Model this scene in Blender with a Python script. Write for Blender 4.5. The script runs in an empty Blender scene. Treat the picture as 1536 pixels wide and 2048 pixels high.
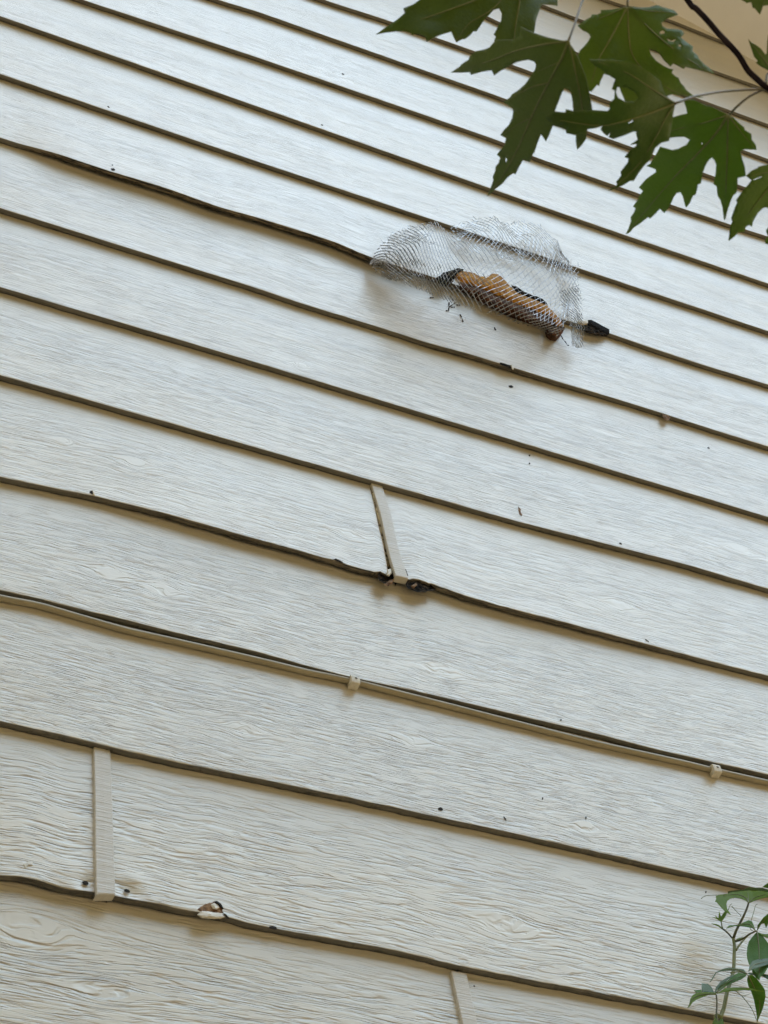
import bpy, bmesh, math, random
import numpy as np
from mathutils import Vector, Matrix
from mathutils.geometry import delaunay_2d_cdt
random.seed(7)
scn = bpy.context.scene
W, H = 1536.0, 2048.0          # photograph pixels, used only to measure rays from the solved camera
# ---------------------------------------------------------------- camera (solved from the siding courses)
CF = 3934.27
CD, CZ = 1.93229, 1.55
ZO = CZ + 4.80506              # height of the reference arris (course 0)
rv = np.array([-0.902924361, -0.436326460, 0.0822374289])
def rodr(r):
    th = np.linalg.norm(r); k = r/th
    K = np.array([[0,-k[2],k[1]],[k[2],0,-k[0]],[-k[1],k[0],0]])
    return np.eye(3)+np.sin(th)*K+(1-np.cos(th))*K@K
CR = rodr(rv)@np.array([[1,0,0],[0,0,-1],[0,1,0]],float)   # rows: right, down, forward
CC = np.array([0, -CD, CZ])
cd = bpy.data.cameras.new('camera'); cam = bpy.data.objects.new('camera', cd); scn.collection.objects.link(cam)
cd.sensor_fit = 'VERTICAL'; cd.sensor_height = 36.0; cd.lens = CF/H*36.0
cd.clip_start = 0.05; cd.clip_end = 500
M = np.eye(4); M[:3,0] = CR[0]; M[:3,1] = -CR[1]; M[:3,2] = -CR[2]; M[:3,3] = CC
cam.matrix_world = Matrix(M.tolist()); scn.camera = cam
cd.dof.use_dof = True; cd.dof.focus_distance = 3.7; cd.dof.aperture_fstop = 34.0
# ---------------------------------------------------------------- light: open shade, sun behind the house
SUN_EL, SUN_AZ = math.radians(66), math.radians(15)      # azimuth measured from +Y (behind the wall) towards +X
wd = bpy.data.worlds.new('World'); scn.world = wd; wd.use_nodes = True
nt = wd.node_tree; nt.nodes.clear()
o_ = nt.nodes.new('ShaderNodeOutputWorld'); b_ = nt.nodes.new('ShaderNodeBackground'); s_ = nt.nodes.new('ShaderNodeTexSky')
s_.sky_type = 'NISHITA'; s_.sun_disc = False; s_.sun_elevation = SUN_EL; s_.sun_rotation = SUN_AZ
s_.air_density = 1.0; s_.dust_density = 2.5; s_.ozone_density = 0.8
b_.inputs['Strength'].default_value = 0.12
# bright bluish patch added to the sky to give the upper boards sheen
gc_ = nt.nodes.new('ShaderNodeTexCoord'); sx_ = nt.nodes.new('ShaderNodeVectorMath'); sx_.operation = 'DOT_PRODUCT'; nt.links.new(gc_.outputs['Generated'], sx_.inputs[0]); sx_.inputs[1].default_value = Vector((.35,-.30,.90)).normalized()
mz_ = nt.nodes.new('ShaderNodeMapRange'); mz_.interpolation_type = 'SMOOTHSTEP'; nt.links.new(sx_.outputs['Value'], mz_.inputs[0])
mz_.inputs[1].default_value = .78; mz_.inputs[2].default_value = 1.0; mz_.inputs[4].default_value = 1.0
cn_ = nt.nodes.new('ShaderNodeTexNoise'); cn_.inputs['Scale'].default_value = 3.0; cn_.inputs['Detail'].default_value = 5; nt.links.new(gc_.outputs['Generated'], cn_.inputs['Vector'])
cm_ = nt.nodes.new('ShaderNodeMapRange'); nt.links.new(cn_.outputs['Fac'], cm_.inputs[0]); cm_.inputs[1].default_value = .35; cm_.inputs[2].default_value = .65; cm_.inputs[3].default_value = .5; cm_.inputs[4].default_value = 1.3
pm_ = nt.nodes.new('ShaderNodeMath'); pm_.operation = 'MULTIPLY'; nt.links.new(mz_.outputs[0], pm_.inputs[0]); nt.links.new(cm_.outputs[0], pm_.inputs[1])
ca_ = nt.nodes.new('ShaderNodeMix'); ca_.data_type = 'RGBA'; ca_.blend_type = 'ADD'; ca_.clamp_factor = False; nt.links.new(pm_.outputs[0], ca_.inputs[0]); nt.links.new(s_.outputs[0], ca_.inputs[6]); ca_.inputs[7].default_value = (3.0, 7.2, 15.8, 1)
nt.links.new(ca_.outputs[2], b_.inputs[0]); nt.links.new(b_.outputs[0], o_.inputs[0])
sl = bpy.data.lights.new('sun', 'SUN'); sl.energy = 3.0; sl.angle = math.radians(0.5); sl.color = (1.0, .95, .87)
so = bpy.data.objects.new('sun', sl); scn.collection.objects.link(so)
sd = Vector((math.sin(SUN_AZ)*math.cos(SUN_EL), math.cos(SUN_AZ)*math.cos(SUN_EL), math.sin(SUN_EL)))
so.rotation_euler = sd.to_track_quat('Z', 'Y').to_euler(); so.location = (0, 0, 20)
scn.view_settings.view_transform = 'Standard'; scn.view_settings.look = 'None'
scn.view_settings.exposure = 1.93; scn.view_settings.use_white_balance = True; scn.view_settings.white_balance_temperature = 14600; scn.view_settings.white_balance_tint = 11; scn.view_settings.gamma = 1.0
scn.render.resolution_x = 768; scn.render.resolution_y = 1024

# ---------------------------------------------------------------- helpers
def ray(u, v):
    d = np.stack([(np.asarray(u,float)-W/2)/CF, (np.asarray(v,float)-H/2)/CF, np.ones_like(np.asarray(u,float))], -1)@CR
    return d
def P(u, v, y):                        # point where the sight line of a pixel meets the plane at depth y
    d = ray(u, v); return CC + d*((y-CC[1])/d[...,1])[...,None]
def PD(u, v, dist):                    # point at a distance along the sight line
    d = ray(u, v); d = d/np.linalg.norm(d,axis=-1)[...,None]; return CC + d*np.asarray(dist,float)[...,None]
def link(o, parent=None):
    scn.collection.objects.link(o)
    if parent is not None: o.parent = parent
    return o
def tag(o, label=None, cat=None, group=None, kind=None):
    if label: o['label'] = label
    if cat: o['category'] = cat
    if group: o['group'] = group
    if kind: o['kind'] = kind
    return o
def empty(name, loc=(0,0,0)):
    o = bpy.data.objects.new(name, None); o.location = loc; return link(o)
def mesh_np(name, V, F, mat, parent=None, smooth=True, uv=None, attrs=None):
    V = np.asarray(V, np.float32)
    if parent is not None: V = V-np.array(parent_loc(parent), np.float32)
    me = bpy.data.meshes.new(name)
    F = np.asarray(F, np.int32)
    me.vertices.add(len(V)); me.vertices.foreach_set('co', V.ravel())
    n = F.shape[1]
    me.loops.add(F.size); me.loops.foreach_set('vertex_index', F.ravel())
    me.polygons.add(len(F)); me.polygons.foreach_set('loop_start', np.arange(0, F.size, n, dtype=np.int32))
    me.update(calc_edges=True)
    me.polygons.foreach_set('use_smooth', np.full(len(F), smooth))
    if uv is not None:
        l = me.uv_layers.new(name='grain'); l.data.foreach_set('uv', np.asarray(uv,np.float32)[F.ravel()].ravel())
    for k, a in (attrs or {}).items():
        at = me.attributes.new(k, 'FLOAT', 'POINT'); at.data.foreach_set('value', np.asarray(a, np.float32).ravel())
    me.materials.append(mat)
    o = bpy.data.objects.new(name, me); return link(o, parent)
def parent_loc(p):
    l = Vector((0,0,0))
    while p is not None: l = l+p.location; p = p.parent
    return l
def mesh_pf(name, V, F, mat, parent=None, smooth=False):      # polygons of mixed size
    off = parent_loc(parent) if parent is not None else Vector((0,0,0))
    me = bpy.data.meshes.new(name); me.from_pydata([tuple(Vector([float(c) for c in v])-off) for v in V], [], F); me.update()
    me.polygons.foreach_set('use_smooth', [smooth]*len(me.polygons)); me.materials.append(mat)
    bm = bmesh.new(); bm.from_mesh(me); bmesh.ops.recalc_face_normals(bm, faces=bm.faces); bm.to_mesh(me); bm.free()
    return link(bpy.data.objects.new(name, me), parent)
def tube(pts, rad, n=8, cap=True):
    pts = [Vector([float(c) for c in p]) for p in pts]; V = []; F = []
    if not hasattr(rad, '__len__'): rad = [rad]*len(pts)
    ref = None
    for i, p in enumerate(pts):
        t = (pts[min(i+1,len(pts)-1)]-pts[max(i-1,0)]).normalized()
        if ref is None: ref = t.orthogonal().normalized()
        ref = (ref-t*ref.dot(t)).normalized(); b = t.cross(ref)
        for k in range(n):
            a = 2*math.pi*k/n; V.append(p+(ref*math.cos(a)+b*math.sin(a))*rad[i])
    for i in range(len(pts)-1):
        for k in range(n): F.append((i*n+k, i*n+(k+1)%n, (i+1)*n+(k+1)%n, (i+1)*n+k))
    if cap: F.append(tuple(range(n))[::-1]); F.append(tuple(range((len(pts)-1)*n, len(pts)*n)))
    return V, F
def join(parts):
    V = []; F = []
    for v, f in parts:
        b = len(V); V += list(v); F += [tuple(i+b for i in q) for q in f]
    return V, F
def smooth_path(pts, k=6):
    pts = [np.array(p, float) for p in pts]; out = []
    Q = [2*pts[0]-pts[1]]+pts+[2*pts[-1]-pts[-2]]
    for i in range(1, len(Q)-2):
        for j in range(k):
            t = j/k; a,b,c,d = Q[i-1],Q[i],Q[i+1],Q[i+2]
            out.append(.5*((2*b)+(-a+c)*t+(2*a-5*b+4*c-d)*t*t+(-a+3*b-3*c+d)*t**3))
    out.append(pts[-1]); return out
# numpy gradient-free value noise
def _h(i, j, s):
    n = (i.astype(np.int64)*374761393+j.astype(np.int64)*668265263+s*974634777) & 0x7fffffff
    n = ((n^(n>>13))*1274126177) & 0x7fffffff
    n = ((n^(n>>16))*668265263) & 0x7fffffff
    return (n & 0xffff)/65535.0
def vn(x, y, s=0):
    x = np.asarray(x,float); y = np.asarray(y,float); x, y = np.broadcast_arrays(x, y)
    i = np.floor(x); j = np.floor(y); fx = x-i; fy = y-j; fx = fx*fx*(3-2*fx); fy = fy*fy*(3-2*fy)
    a=_h(i,j,s);b=_h(i+1,j,s);c=_h(i,j+1,s);d=_h(i+1,j+1,s)
    return (a*(1-fx)+b*fx)*(1-fy)+(c*(1-fx)+d*fx)*fy-.5
def fbm(x, y, s=0, o=3):
    r = 0; a = 1.
    for k in range(o): r = r+a*vn(np.asarray(x)*2**k, np.asarray(y)*2**k, s+17*k); a *= .5
    return r

# ---------------------------------------------------------------- materials
def newmat(name):
    m = bpy.data.materials.new(name); m.use_nodes = True; t = m.node_tree
    return m, t, t.nodes['Principled BSDF'], t.nodes['Material Output']
def N(t, typ, **k):
    n = t.nodes.new(typ)
    for a, b in k.items():
        if a == 'ins':
            for i, v in b.items(): n.inputs[i].default_value = v
        else: setattr(n, a, b)
    return n
def math_(t, op, a, b=None, c=None, clamp=False):
    n = t.nodes.new('ShaderNodeMath'); n.operation = op; n.use_clamp = clamp
    for i, v in enumerate((a, b, c)):
        if v is None: continue
        if isinstance(v, (int, float)): n.inputs[i].default_value = v
        else: t.links.new(v, n.inputs[i])
    return n.outputs[0]
def mixc(t, f, a, b, mode='MIX'):
    n = t.nodes.new('ShaderNodeMix'); n.data_type = 'RGBA'; n.blend_type = mode
    for i, v in ((0, f), (6, a), (7, b)):
        if isinstance(v, (int, float)): n.inputs[i].default_value = v
        elif isinstance(v, tuple): n.inputs[i].default_value = (*v, 1)
        else: t.links.new(v, n.inputs[i])
    return n.outputs[2]
def scaled(t, vec, s, off=(0,0,0)):
    n = t.nodes.new('ShaderNodeVectorMath'); n.operation = 'MULTIPLY_ADD'; t.links.new(vec, n.inputs[0])
    n.inputs[1].default_value = s; n.inputs[2].default_value = off; return n.outputs[0]
def noise(t, vec, scale=1, detail=3, rough=.5, dist=0.0, typ='FBM'):
    n = N(t, 'ShaderNodeTexNoise'); n.noise_type = typ
    n.inputs['Scale'].default_value = scale; n.inputs['Detail'].default_value = detail
    n.inputs['Roughness'].default_value = rough; n.inputs['Distortion'].default_value = dist
    if vec is not None: t.links.new(vec, n.inputs['Vector'])
    return n.outputs['Fac']
def mr(t, v, a, b, c=0., d=1., smooth=True):
    n = N(t, 'ShaderNodeMapRange'); n.interpolation_type = 'SMOOTHSTEP' if smooth else 'LINEAR'
    t.links.new(v, n.inputs[0])
    for i, x in enumerate((a, b, c, d)): n.inputs[1+i].default_value = x
    return n.outputs[0]
def attr(t, name):
    n = t.nodes.new('ShaderNodeAttribute'); n.attribute_name = name; return n.outputs['Fac']

CREAM = (.60, .575, .50); CHALK = (.69, .645, .54)
def mat_siding():
    m, t, bs, out = newmat('painted_siding')
    uv = N(t, 'ShaderNodeUVMap', uv_map='grain').outputs[0]
    tc = N(t, 'ShaderNodeTexCoord').outputs['Object']
    lap = attr(t, 'lap'); coarse = attr(t, 'coarse'); knot = attr(t, 'knot'); edge = attr(t, 'edge'); raw = attr(t, 'raw')
    def iso(vec, width, detail=1.0, dist=.3):      # thin lines along the level curves of a stretched noise: embossed grain
        n = noise(t, vec, 1, detail, .5, dist)
        return mr(t, math_(t, 'ABSOLUTE', math_(t, 'SUBTRACT', n, .5)), width*.25, width, 1, 0)
    l1 = iso(scaled(t, uv, (6, 70, 1)), .055)
    l2 = iso(scaled(t, uv, (11, 145, 3), (3,7,1)), .075)
    m1 = mr(t, noise(t, scaled(t, uv, (11, 70, 1), (2,2,9)), 1, 1, .5), .40, .52)
    m2 = mr(t, noise(t, scaled(t, uv, (16, 110, 1), (6,2,3)), 1, 1, .5), .40, .52)
    d1 = mr(t, noise(t, scaled(t, uv, (22, 230, 1), (1,8,3)), 1, 1, .5, .3), .33, .42, 1, 0)
    patch = mr(t, noise(t, scaled(t, uv, (2.2, 11, 1), (5,5,5)), 1, 2, .5), .32, .60, .68, 1.0)
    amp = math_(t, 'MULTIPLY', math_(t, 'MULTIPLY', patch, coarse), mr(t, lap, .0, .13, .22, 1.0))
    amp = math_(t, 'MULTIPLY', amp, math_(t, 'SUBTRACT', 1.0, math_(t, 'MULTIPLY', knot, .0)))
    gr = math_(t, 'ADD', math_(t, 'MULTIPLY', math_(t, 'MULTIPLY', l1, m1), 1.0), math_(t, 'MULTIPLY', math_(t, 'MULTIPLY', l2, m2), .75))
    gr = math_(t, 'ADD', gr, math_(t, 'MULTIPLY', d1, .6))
    g3 = noise(t, scaled(t, uv, (30, 420, 2), (9,2,4)), 1, 2, .6)
    h = math_(t, 'SUBTRACT', math_(t, 'MULTIPLY', g3, .35), gr)
    h = math_(t, 'MULTIPLY', h, amp)
    lump = noise(t, scaled(t, tc, (60, 60, 60)), 1, 2, .5)
    h = math_(t, 'ADD', h, math_(t, 'MULTIPLY', lump, .08))
    bp = N(t, 'ShaderNodeBump'); bp.inputs['Strength'].default_value = 1.0; bp.inputs['Distance'].default_value = .0031
    t.links.new(h, bp.inputs['Height']); t.links.new(bp.outputs[0], bs.inputs['Normal'])
    # weathered chalky paint lower on the exposed face, creamier under the lap: protected paint plus painted-in shade
    wn = noise(t, scaled(t, uv, (.8, 7, 1), (11,3,2)), 1, 2, .5)
    wf = math_(t, 'ADD', mr(t, lap, .01, .20, -.25, .55, False), mr(t, wn, .3, .7, 0, .7, False), clamp=True)
    col = mixc(t, wf, CREAM, CHALK)
    st = mr(t, noise(t, scaled(t, uv, (9, 40, 2), (1,12,2)), 1, 4, .65), .58, .75, 0, .13)
    col = mixc(t, st, col, (.58, .52, .40))
    cool = mr(t, noise(t, scaled(t, tc, (7, 7, 22), (1,2,7)), 1, 3, .5), .55, .72, 0, .12)
    col = mixc(t, cool, col, (.64, .625, .65))
    # hairline paint cracks along the grain
    cr = noise(t, scaled(t, uv, (13, 260, 2), (4,4,9)), 1, 3, .65, .2)
    crm = mr(t, cr, .30, .355, 1, 0)
    crp = mr(t, noise(t, scaled(t, uv, (3, 12, 1), (8,1,3)), 1, 2, .5), .46, .60)
    crm = math_(t, 'MULTIPLY', math_(t, 'MULTIPLY', crm, crp), mr(t, lap, .02, .10))
    col = mixc(t, math_(t, 'MULTIPLY', crm, .18), col, (.20, .17, .13))
    groove_shade = math_(t, 'MULTIPLY', math_(t, 'MULTIPLY', gr, amp), .06, None, True)  # grain grooves darkened in the colour, standing in for their shade
    col = mixc(t, groove_shade, col, (.30, .27, .22))
    # bottom edge of the board: same paint, its shade darkened into the colour; bare weathered fibre where it has swollen
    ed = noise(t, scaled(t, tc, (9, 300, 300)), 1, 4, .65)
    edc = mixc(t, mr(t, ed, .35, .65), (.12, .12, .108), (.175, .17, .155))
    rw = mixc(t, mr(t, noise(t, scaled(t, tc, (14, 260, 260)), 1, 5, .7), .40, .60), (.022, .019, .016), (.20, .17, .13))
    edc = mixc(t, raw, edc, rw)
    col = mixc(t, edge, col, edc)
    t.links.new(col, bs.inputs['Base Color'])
    t.links.new(mr(t, wn, .3, .7, .40, .50), bs.inputs['Roughness'])
    bs.inputs['Specular IOR Level'].default_value = .25
    cw = math_(t, 'MULTIPLY', math_(t, 'SUBTRACT', 1.0, edge), 1.0)
    t.links.new(cw, bs.inputs['Coat Weight']); bs.inputs['Coat Roughness'].default_value = .34
    bc = N(t, 'ShaderNodeBump'); bc.inputs['Distance'].default_value = .0002; t.links.new(h, bc.inputs['Height']); t.links.new(bc.outputs[0], bs.inputs['Coat Normal'])
    return m
def simple(name, c1, c2, scale=(40,40,40), rough=.6, bump=.0005, spec=.4, metal=0, detail=4, lo=.35, hi=.65):
    m, t, bs, out = newmat(name); tc = N(t, 'ShaderNodeTexCoord').outputs['Object']
    n = noise(t, scaled(t, tc, scale), 1, detail, .6)
    t.links.new(mixc(t, mr(t, n, lo, hi), c1, c2), bs.inputs['Base Color'])
    bs.inputs['Roughness'].default_value = rough; bs.inputs['Specular IOR Level'].default_value = spec; bs.inputs['Metallic'].default_value = metal
    if bump:
        bp = N(t, 'ShaderNodeBump'); bp.inputs['Distance'].default_value = bump; t.links.new(n, bp.inputs['Height']); t.links.new(bp.outputs[0], bs.inputs['Normal'])
    return m
def mat_leaf(name, c1, c2, trans, rough=.45, tf=.35):
    m, t, bs, out = newmat(name); tc = N(t, 'ShaderNodeTexCoord').outputs['Object']
    n = noise(t, scaled(t, tc, (25,25,25)), 1, 4, .6)
    c = mixc(t, mr(t, n, .3, .7), c1, c2)
    n2 = noise(t, scaled(t, tc, (420,420,420)), 1, 2, .6)
    c = mixc(t, mr(t, n2, .35, .65, 0, .25), c, tuple(x*1.5 for x in c2))
    t.links.new(c, bs.inputs['Base Color']); bs.inputs['Roughness'].default_value = rough
    bp = N(t, 'ShaderNodeBump'); bp.inputs['Distance'].default_value = .0005; t.links.new(n2, bp.inputs['Height']); t.links.new(bp.outputs[0], bs.inputs['Normal'])
    tr = N(t, 'ShaderNodeBsdfTranslucent'); tr.inputs[0].default_value = (*trans, 1)
    mx = N(t, 'ShaderNodeMixShader'); mx.inputs[0].default_value = tf
    t.links.new(bs.outputs[0], mx.inputs[1]); t.links.new(tr.outputs[0], mx.inputs[2]); t.links.new(mx.outputs[0], out.inputs[0])
    return m
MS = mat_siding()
MBAT = simple('painted_metal', (.56,.54,.48), (.62,.60,.55), (12,12,330), .4, .0022, spec=.6)
MSOF = simple('soffit_paint', (.70,.74,.80), (.73,.77,.83), (6,6,6), .6, .0002)
MWALL = simple('wall_paint', (.55,.52,.43), (.62,.59,.50), (3,3,30), .7, .001)
MROOF = simple('roof_shingle', (.05,.05,.05), (.12,.11,.10), (30,30,30), .9, .003)
MGRASS = simple('lawn_grass', (.12,.11,.085), (.26,.23,.18), (5,5,5), .9, .02)
MHOLE = simple('dark_hole', (.01,.008,.006), (.025,.02,.015), (300,300,300), .9, 0)
MCAUL = simple('old_caulk', (.16,.12,.07), (.62,.54,.36), (90,90,90), .7, .002, lo=.38, hi=.55)
MROT = simple('rotten_wood', (.006,.005,.004), (.10,.075,.055), (120,260,260), .95, .003, spec=.1, lo=.46, hi=.70)
MTORN = simple('torn_hardboard', (.10,.045,.02), (.34,.20,.11), (160,160,160), .85, .002)
MFLAKE = simple('paint_flake', (.62,.60,.52), (.74,.73,.68), (70,70,70), .5, .001)
MCAB = simple('cable_sheath', (.30,.265,.19), (.36,.32,.23), (20,200,200), .45, .0002)
MCLIP = simple('clip_plastic', (.58,.55,.46), (.68,.65,.56), (300,300,300), .5, .0004)
MNAIL = simple('nail_steel', (.10,.09,.08), (.30,.28,.25), (600,600,600), .5, 0, metal=.6)
MWIRE = simple('galvanised_wire', (.26,.27,.28), (.62,.64,.66), (160,160,160), .28, 0, metal=.95, spec=.5)
MFOAM = simple('weathered_foam', (.34,.13,.025), (.68,.33,.065), (45,45,45), .85, .006, detail=5)
MBLOCK_SHADE = simple('brown_block_and_shade', (.030,.012,.006), (.14,.05,.022), (50,120,120), .95, .002)
MFELT = simple('black_felt', (.004,.004,.005), (.018,.018,.018), (260,260,260), .95, .002, spec=.1)
MBARK = simple('maple_twig', (.012,.007,.009), (.03,.018,.018), (90,90,90), .9, .0004, spec=.1)
MTRUNK = simple('maple_bark', (.07,.055,.045), (.20,.17,.14), (18,18,5), .9, .01)
MPET = simple('petiole', (.10,.10,.06), (.16,.13,.09), (90,90,90), .5, 0)
MG1 = mat_leaf('maple_green', (.080,.142,.036), (.115,.195,.052), (.20,.34,.055), tf=.5)
MG2 = mat_leaf('maple_dark', (.065,.125,.03), (.095,.165,.042), (.14,.26,.04), tf=.42)
MG3 = mat_leaf('maple_bronze', (.080,.130,.036), (.115,.165,.048), (.17,.27,.045), tf=.42)
MVEIN = simple('leaf_vein', (.14,.17,.06), (.18,.21,.09), (90,90,90), .6, 0)
MV1 = mat_leaf('creeper_bright', (.09,.20,.022), (.13,.25,.03), (.30,.50,.04), tf=.5, rough=.6)
MV2 = mat_leaf('creeper_dark', (.045,.17,.03), (.075,.24,.045), (.13,.38,.04), tf=.4, rough=.6)
MV3 = mat_leaf('creeper_bluish', (.06,.14,.07), (.08,.17,.085), (.08,.20,.05), .55, tf=.25)
MSTEM = simple('creeper_stem', (.12,.16,.055), (.20,.23,.09), (200,200,60), .5, .0005)
MSTEMD = simple('creeper_petiole', (.05,.05,.03), (.11,.12,.05), (200,200,60), .5, .0005)

# ---------------------------------------------------------------- the ground
g = mesh_pf('ground', [(-120,-120,0),(120,-120,0),(120,120,0),(-120,120,0)], [(0,1,2,3)], MGRASS); tag(g, kind='structure')

rg = np.random.default_rng(5); TV = []; 
for i in range(44):                    # unseen wood added to block the low sky: many leaf clumps round each crown
    cx, cy, cz, r = -22+1.1*i+rg.uniform(-.6,.6), -12.5-rg.uniform(0,4), rg.uniform(4,11), rg.uniform(3.2,4.8)
    d = rg.normal(size=(700,3)); d /= np.linalg.norm(d,axis=1)[:,None]; c = np.array([cx,cy,cz])+d*r*rg.uniform(.55,1.05,(700,1))*np.array([1,1,1.35])
    c[:,2] = np.maximum(c[:,2], .4)
    a = rg.normal(size=(700,3)); a /= np.linalg.norm(a,axis=1)[:,None]; b = np.cross(a, rg.normal(size=(700,3))); b /= np.linalg.norm(b,axis=1)[:,None]
    TV.append(np.stack([c-a*.55, c-b*.4, c+a*.55, c+b*.4], 1).reshape(-1,3))
TV = np.concatenate(TV)
tag(mesh_np('added_woodland', TV, np.arange(len(TV)).reshape(-1,4), simple('added_woodland_leaves', (.025,.05,.015), (.07,.10,.03), (2,2,2), .8, 0), None, False), 'added wood of green trees out of view, blocking the low sky', 'wood', kind='stuff')

# ---------------------------------------------------------------- the house
house = empty('house', (0,0,0)); tag(house, 'house wall clad in weathered cream painted lap siding', 'house')
S, T = .279, .01265
UE = {-4:[(1217,0),(1344,40),(1437,78)],-3:[(1091,11),(1417,137),(1521,173)],-2:[(972,30),(995,43),(1377,190),(1536,248)],
-1:[(649,0),(779,42),(1024,129),(1220,202),(1487,300),(1536,318)],0:[(436,0),(512,22),(1012,198),(1177,263),(1411,347),(1490,374)],
1:[(167,0),(512,114),(1009,285),(1064,312),(1280,388),(1457,448),(1536,473)],2:[(0,32),(512,212),(1024,392),(1254,472),(1374,512)],3:[(0,148),(512,322)],
4:[(0,275),(80,297),(127,312),(220,343),(280,360),(353,383),(433,413),(512,434),(612,465),(679,487),(732,512),(1221,667),(1291,692),(1407,730),(1536,769)],
5:[(0,416),(512,576),(612,610),(712,640),(792,665),(865,689),(929,705),(1024,735),(1074,750),(1117,764),(1224,795),(1311,822),(1357,837),(1457,869),(1536,893)],
6:[(0,574),(512,725),(1024,880),(1536,1034)],7:[(0,750),(512,895),(1024,1040),(1200,1085),(1362,1126),(1536,1178)],
8:[(0,954),(187,992),(300,1019),(400,1046),(512,1078),(592,1099),(665,1121),(699,1132),(759,1147),(800,1158),(832,1161),(879,1174),(929,1191),(979,1206),(1024,1218),(1536,1352)],
9:[(0,1181),(80,1197),(140,1214),(260,1242),(367,1269),(512,1303),(612,1331),(699,1354),(845,1385),(1024,1428),(1191,1467),(1324,1502),(1424,1524),(1536,1549)],
10:[(0,1442),(100,1464),(180,1484),(250,1501),(333,1521),(512,1556),(1024,1666),(1497,1773)],
11:[(0,1751),(50,1754),(93,1766),(133,1779),(187,1784),(230,1792),(253,1796),(320,1808),(360,1819),(393,1823),(450,1833),(512,1850),(612,1869),(712,1886),(812,1906),(929,1934),(1024,1953),(1424,2029)]}
def bump_t(k, x):                      # how far the bottom edge of course k stands out (m)
    t = np.full_like(x, T)
    def px(u): return P(u, np.interp(u, [p[0] for p in UE[k]], [p[1] for p in UE[k]]), -T)[0]
    def sm(a, b, c, d, amp):
        X = [px(v) for v in (a, b, c, d)]
        f = np.clip(np.minimum((x-X[0])/(X[1]-X[0]), (X[3]-x)/(X[3]-X[2])), 0, 1); return amp*f*f*(3-2*f)
    if k == 4: t = t+sm(20,140,700,1180,.0095)
    if k == 5: t = t+sm(760,950,1010,1250,.003)
    if k == 7: t = t+sm(1040,1200,1380,1530,.0015)
    if k == 8: t = t+sm(60,420,1060,1500,.0055)
    if k == 9: t = t+sm(0,300,900,1400,.001)
    if k == 11: t = t+sm(-100,60,330,560,.0035)
    return t
XS = np.concatenate([np.arange(-1.1, .25, .03), np.arange(.25, 3.45, .006), np.arange(3.45, 4.6, .03)])
ARR = {}
def edge_z(k, x):
    kk = min(max(k, -4), 11)
    pts = UE[kk] if k == kk else (UE[-4] if k < -4 else UE[10])
    src = kk if k <= 11 else 10
    U = np.array(pts, float); t0 = bump_t(src, P(U[:,0], U[:,1], -T)[:,0])
    w = np.array([P(u, v, -tt) for (u, v), tt in zip(pts, t0)])
    dz = w[:,2]-(ZO-src*S)
    xx = np.arange(-1.5, 5, .01); d = np.interp(xx, w[:,0], dz)
    nk = 3 if kk in (8, 11) else 7; kern = np.exp(-np.linspace(-2,2,2*nk+1)**2); kern /= kern.sum(); d = np.convolve(np.pad(d, nk, 'edge'), kern, 'valid')
    if k > 11: d = d*.3
    z = ZO-k*S+np.interp(x, xx, d)
    z = z+.0007*fbm(x*14, np.full_like(x, k*3.7), 5, 3)+.0006*fbm(x*60, np.full_like(x, k*7.1), 9, 2)
    if k in (8, 11): z = z+.0016*fbm(x*55, np.full_like(x, k*1.3), 21, 3)*np.clip(1-np.abs(x-1.25)/.8, .2, 1)
    if k == 8:                         # rotten, crumbling arris on both sides of the split joint
        for u, v, w_, a in ((764,1149,.022,.006),(838,1163,.045,.0055),(665,1121,.02,.003)):
            xc = P(u, v, -T)[0]; z = z+a*np.exp(-((x-xc)/w_)**2)*(.55+1.6*fbm(x*130, np.full_like(x, 3.3), 91, 2))
    if k == 11:
        xc = P(420,1826,-T)[0]; z = z+.0025*np.exp(-((x-xc)/.02)**2)*(.5+1.5*fbm(x*140, np.full_like(x, 5.3), 93, 2))
    return z
for k in range(-11, 17): ARR[k] = edge_z(k, XS)
ra, rb = P(1297, 0, -.006), P(1517, 123, -.006)
rs = (rb[2]-ra[2])/(rb[0]-ra[0])
def rake(x): return ra[2]+rs*(x-ra[0])
def face(k, x, z):                     # depth of the painted face of course k
    zb = np.interp(x, XS, ARR[k]); zt = np.interp(x, XS, ARR[k-1]); t = bump_t(k, np.atleast_1d(np.asarray(x,float)))
    y = -t*(1-(z-zb)/(zt-zb)); return y if np.ndim(x) else float(y[0])
def on_face(k, u, v, off=0.):
    y = -.006
    for _ in range(6):
        p = P(u, v, y); y = face(k, p[0], p[2])-off
    return P(u, v, y)
rng = random.Random(11)
KN = {k: [] for k in range(-11, 17)}   # knots: x, z, radius, stretch
for k, u, v, r, e in [(11,1008,1852,.026,1.7),(10,488,1462,.020,1.3),(10,820,1478,.018,2.2),(9,212,1145,.020,1.3),(9,325,1180,.020,1.3),(9,880,1345,.022,1.8),(8,132,885,.014,1.3),(8,270,928,.018,1.5),
    (8,695,1072,.017,1.3),(7,160,655,.016,2.2),(12,60,1860,.035,2.),(12,215,1985,.016,3.),(6,600,735,.014,1.6),(5,640,520,.020,2.4),(10,1170,1660,.018,1.4),(2,880,190,.012,3.),(3,60,560/3+20,.02,2.),(8,1240,1215,.02,1.6),(7,1480,1100,.02,2.)]:
    p = P(u, v, -.006); KN[k].append((p[0], p[2], r, e))
for k in range(-11, 17):
    x = -1.0
    while x < 4.4:
        x += rng.uniform(1.6, 3.2)
        if all(abs(x-q[0]) > .25 for q in KN[k]): KN[k].append((x, ZO-k*S+rng.uniform(.04,.22), rng.uniform(.008,.020), rng.uniform(1.3,2.8)))
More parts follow.
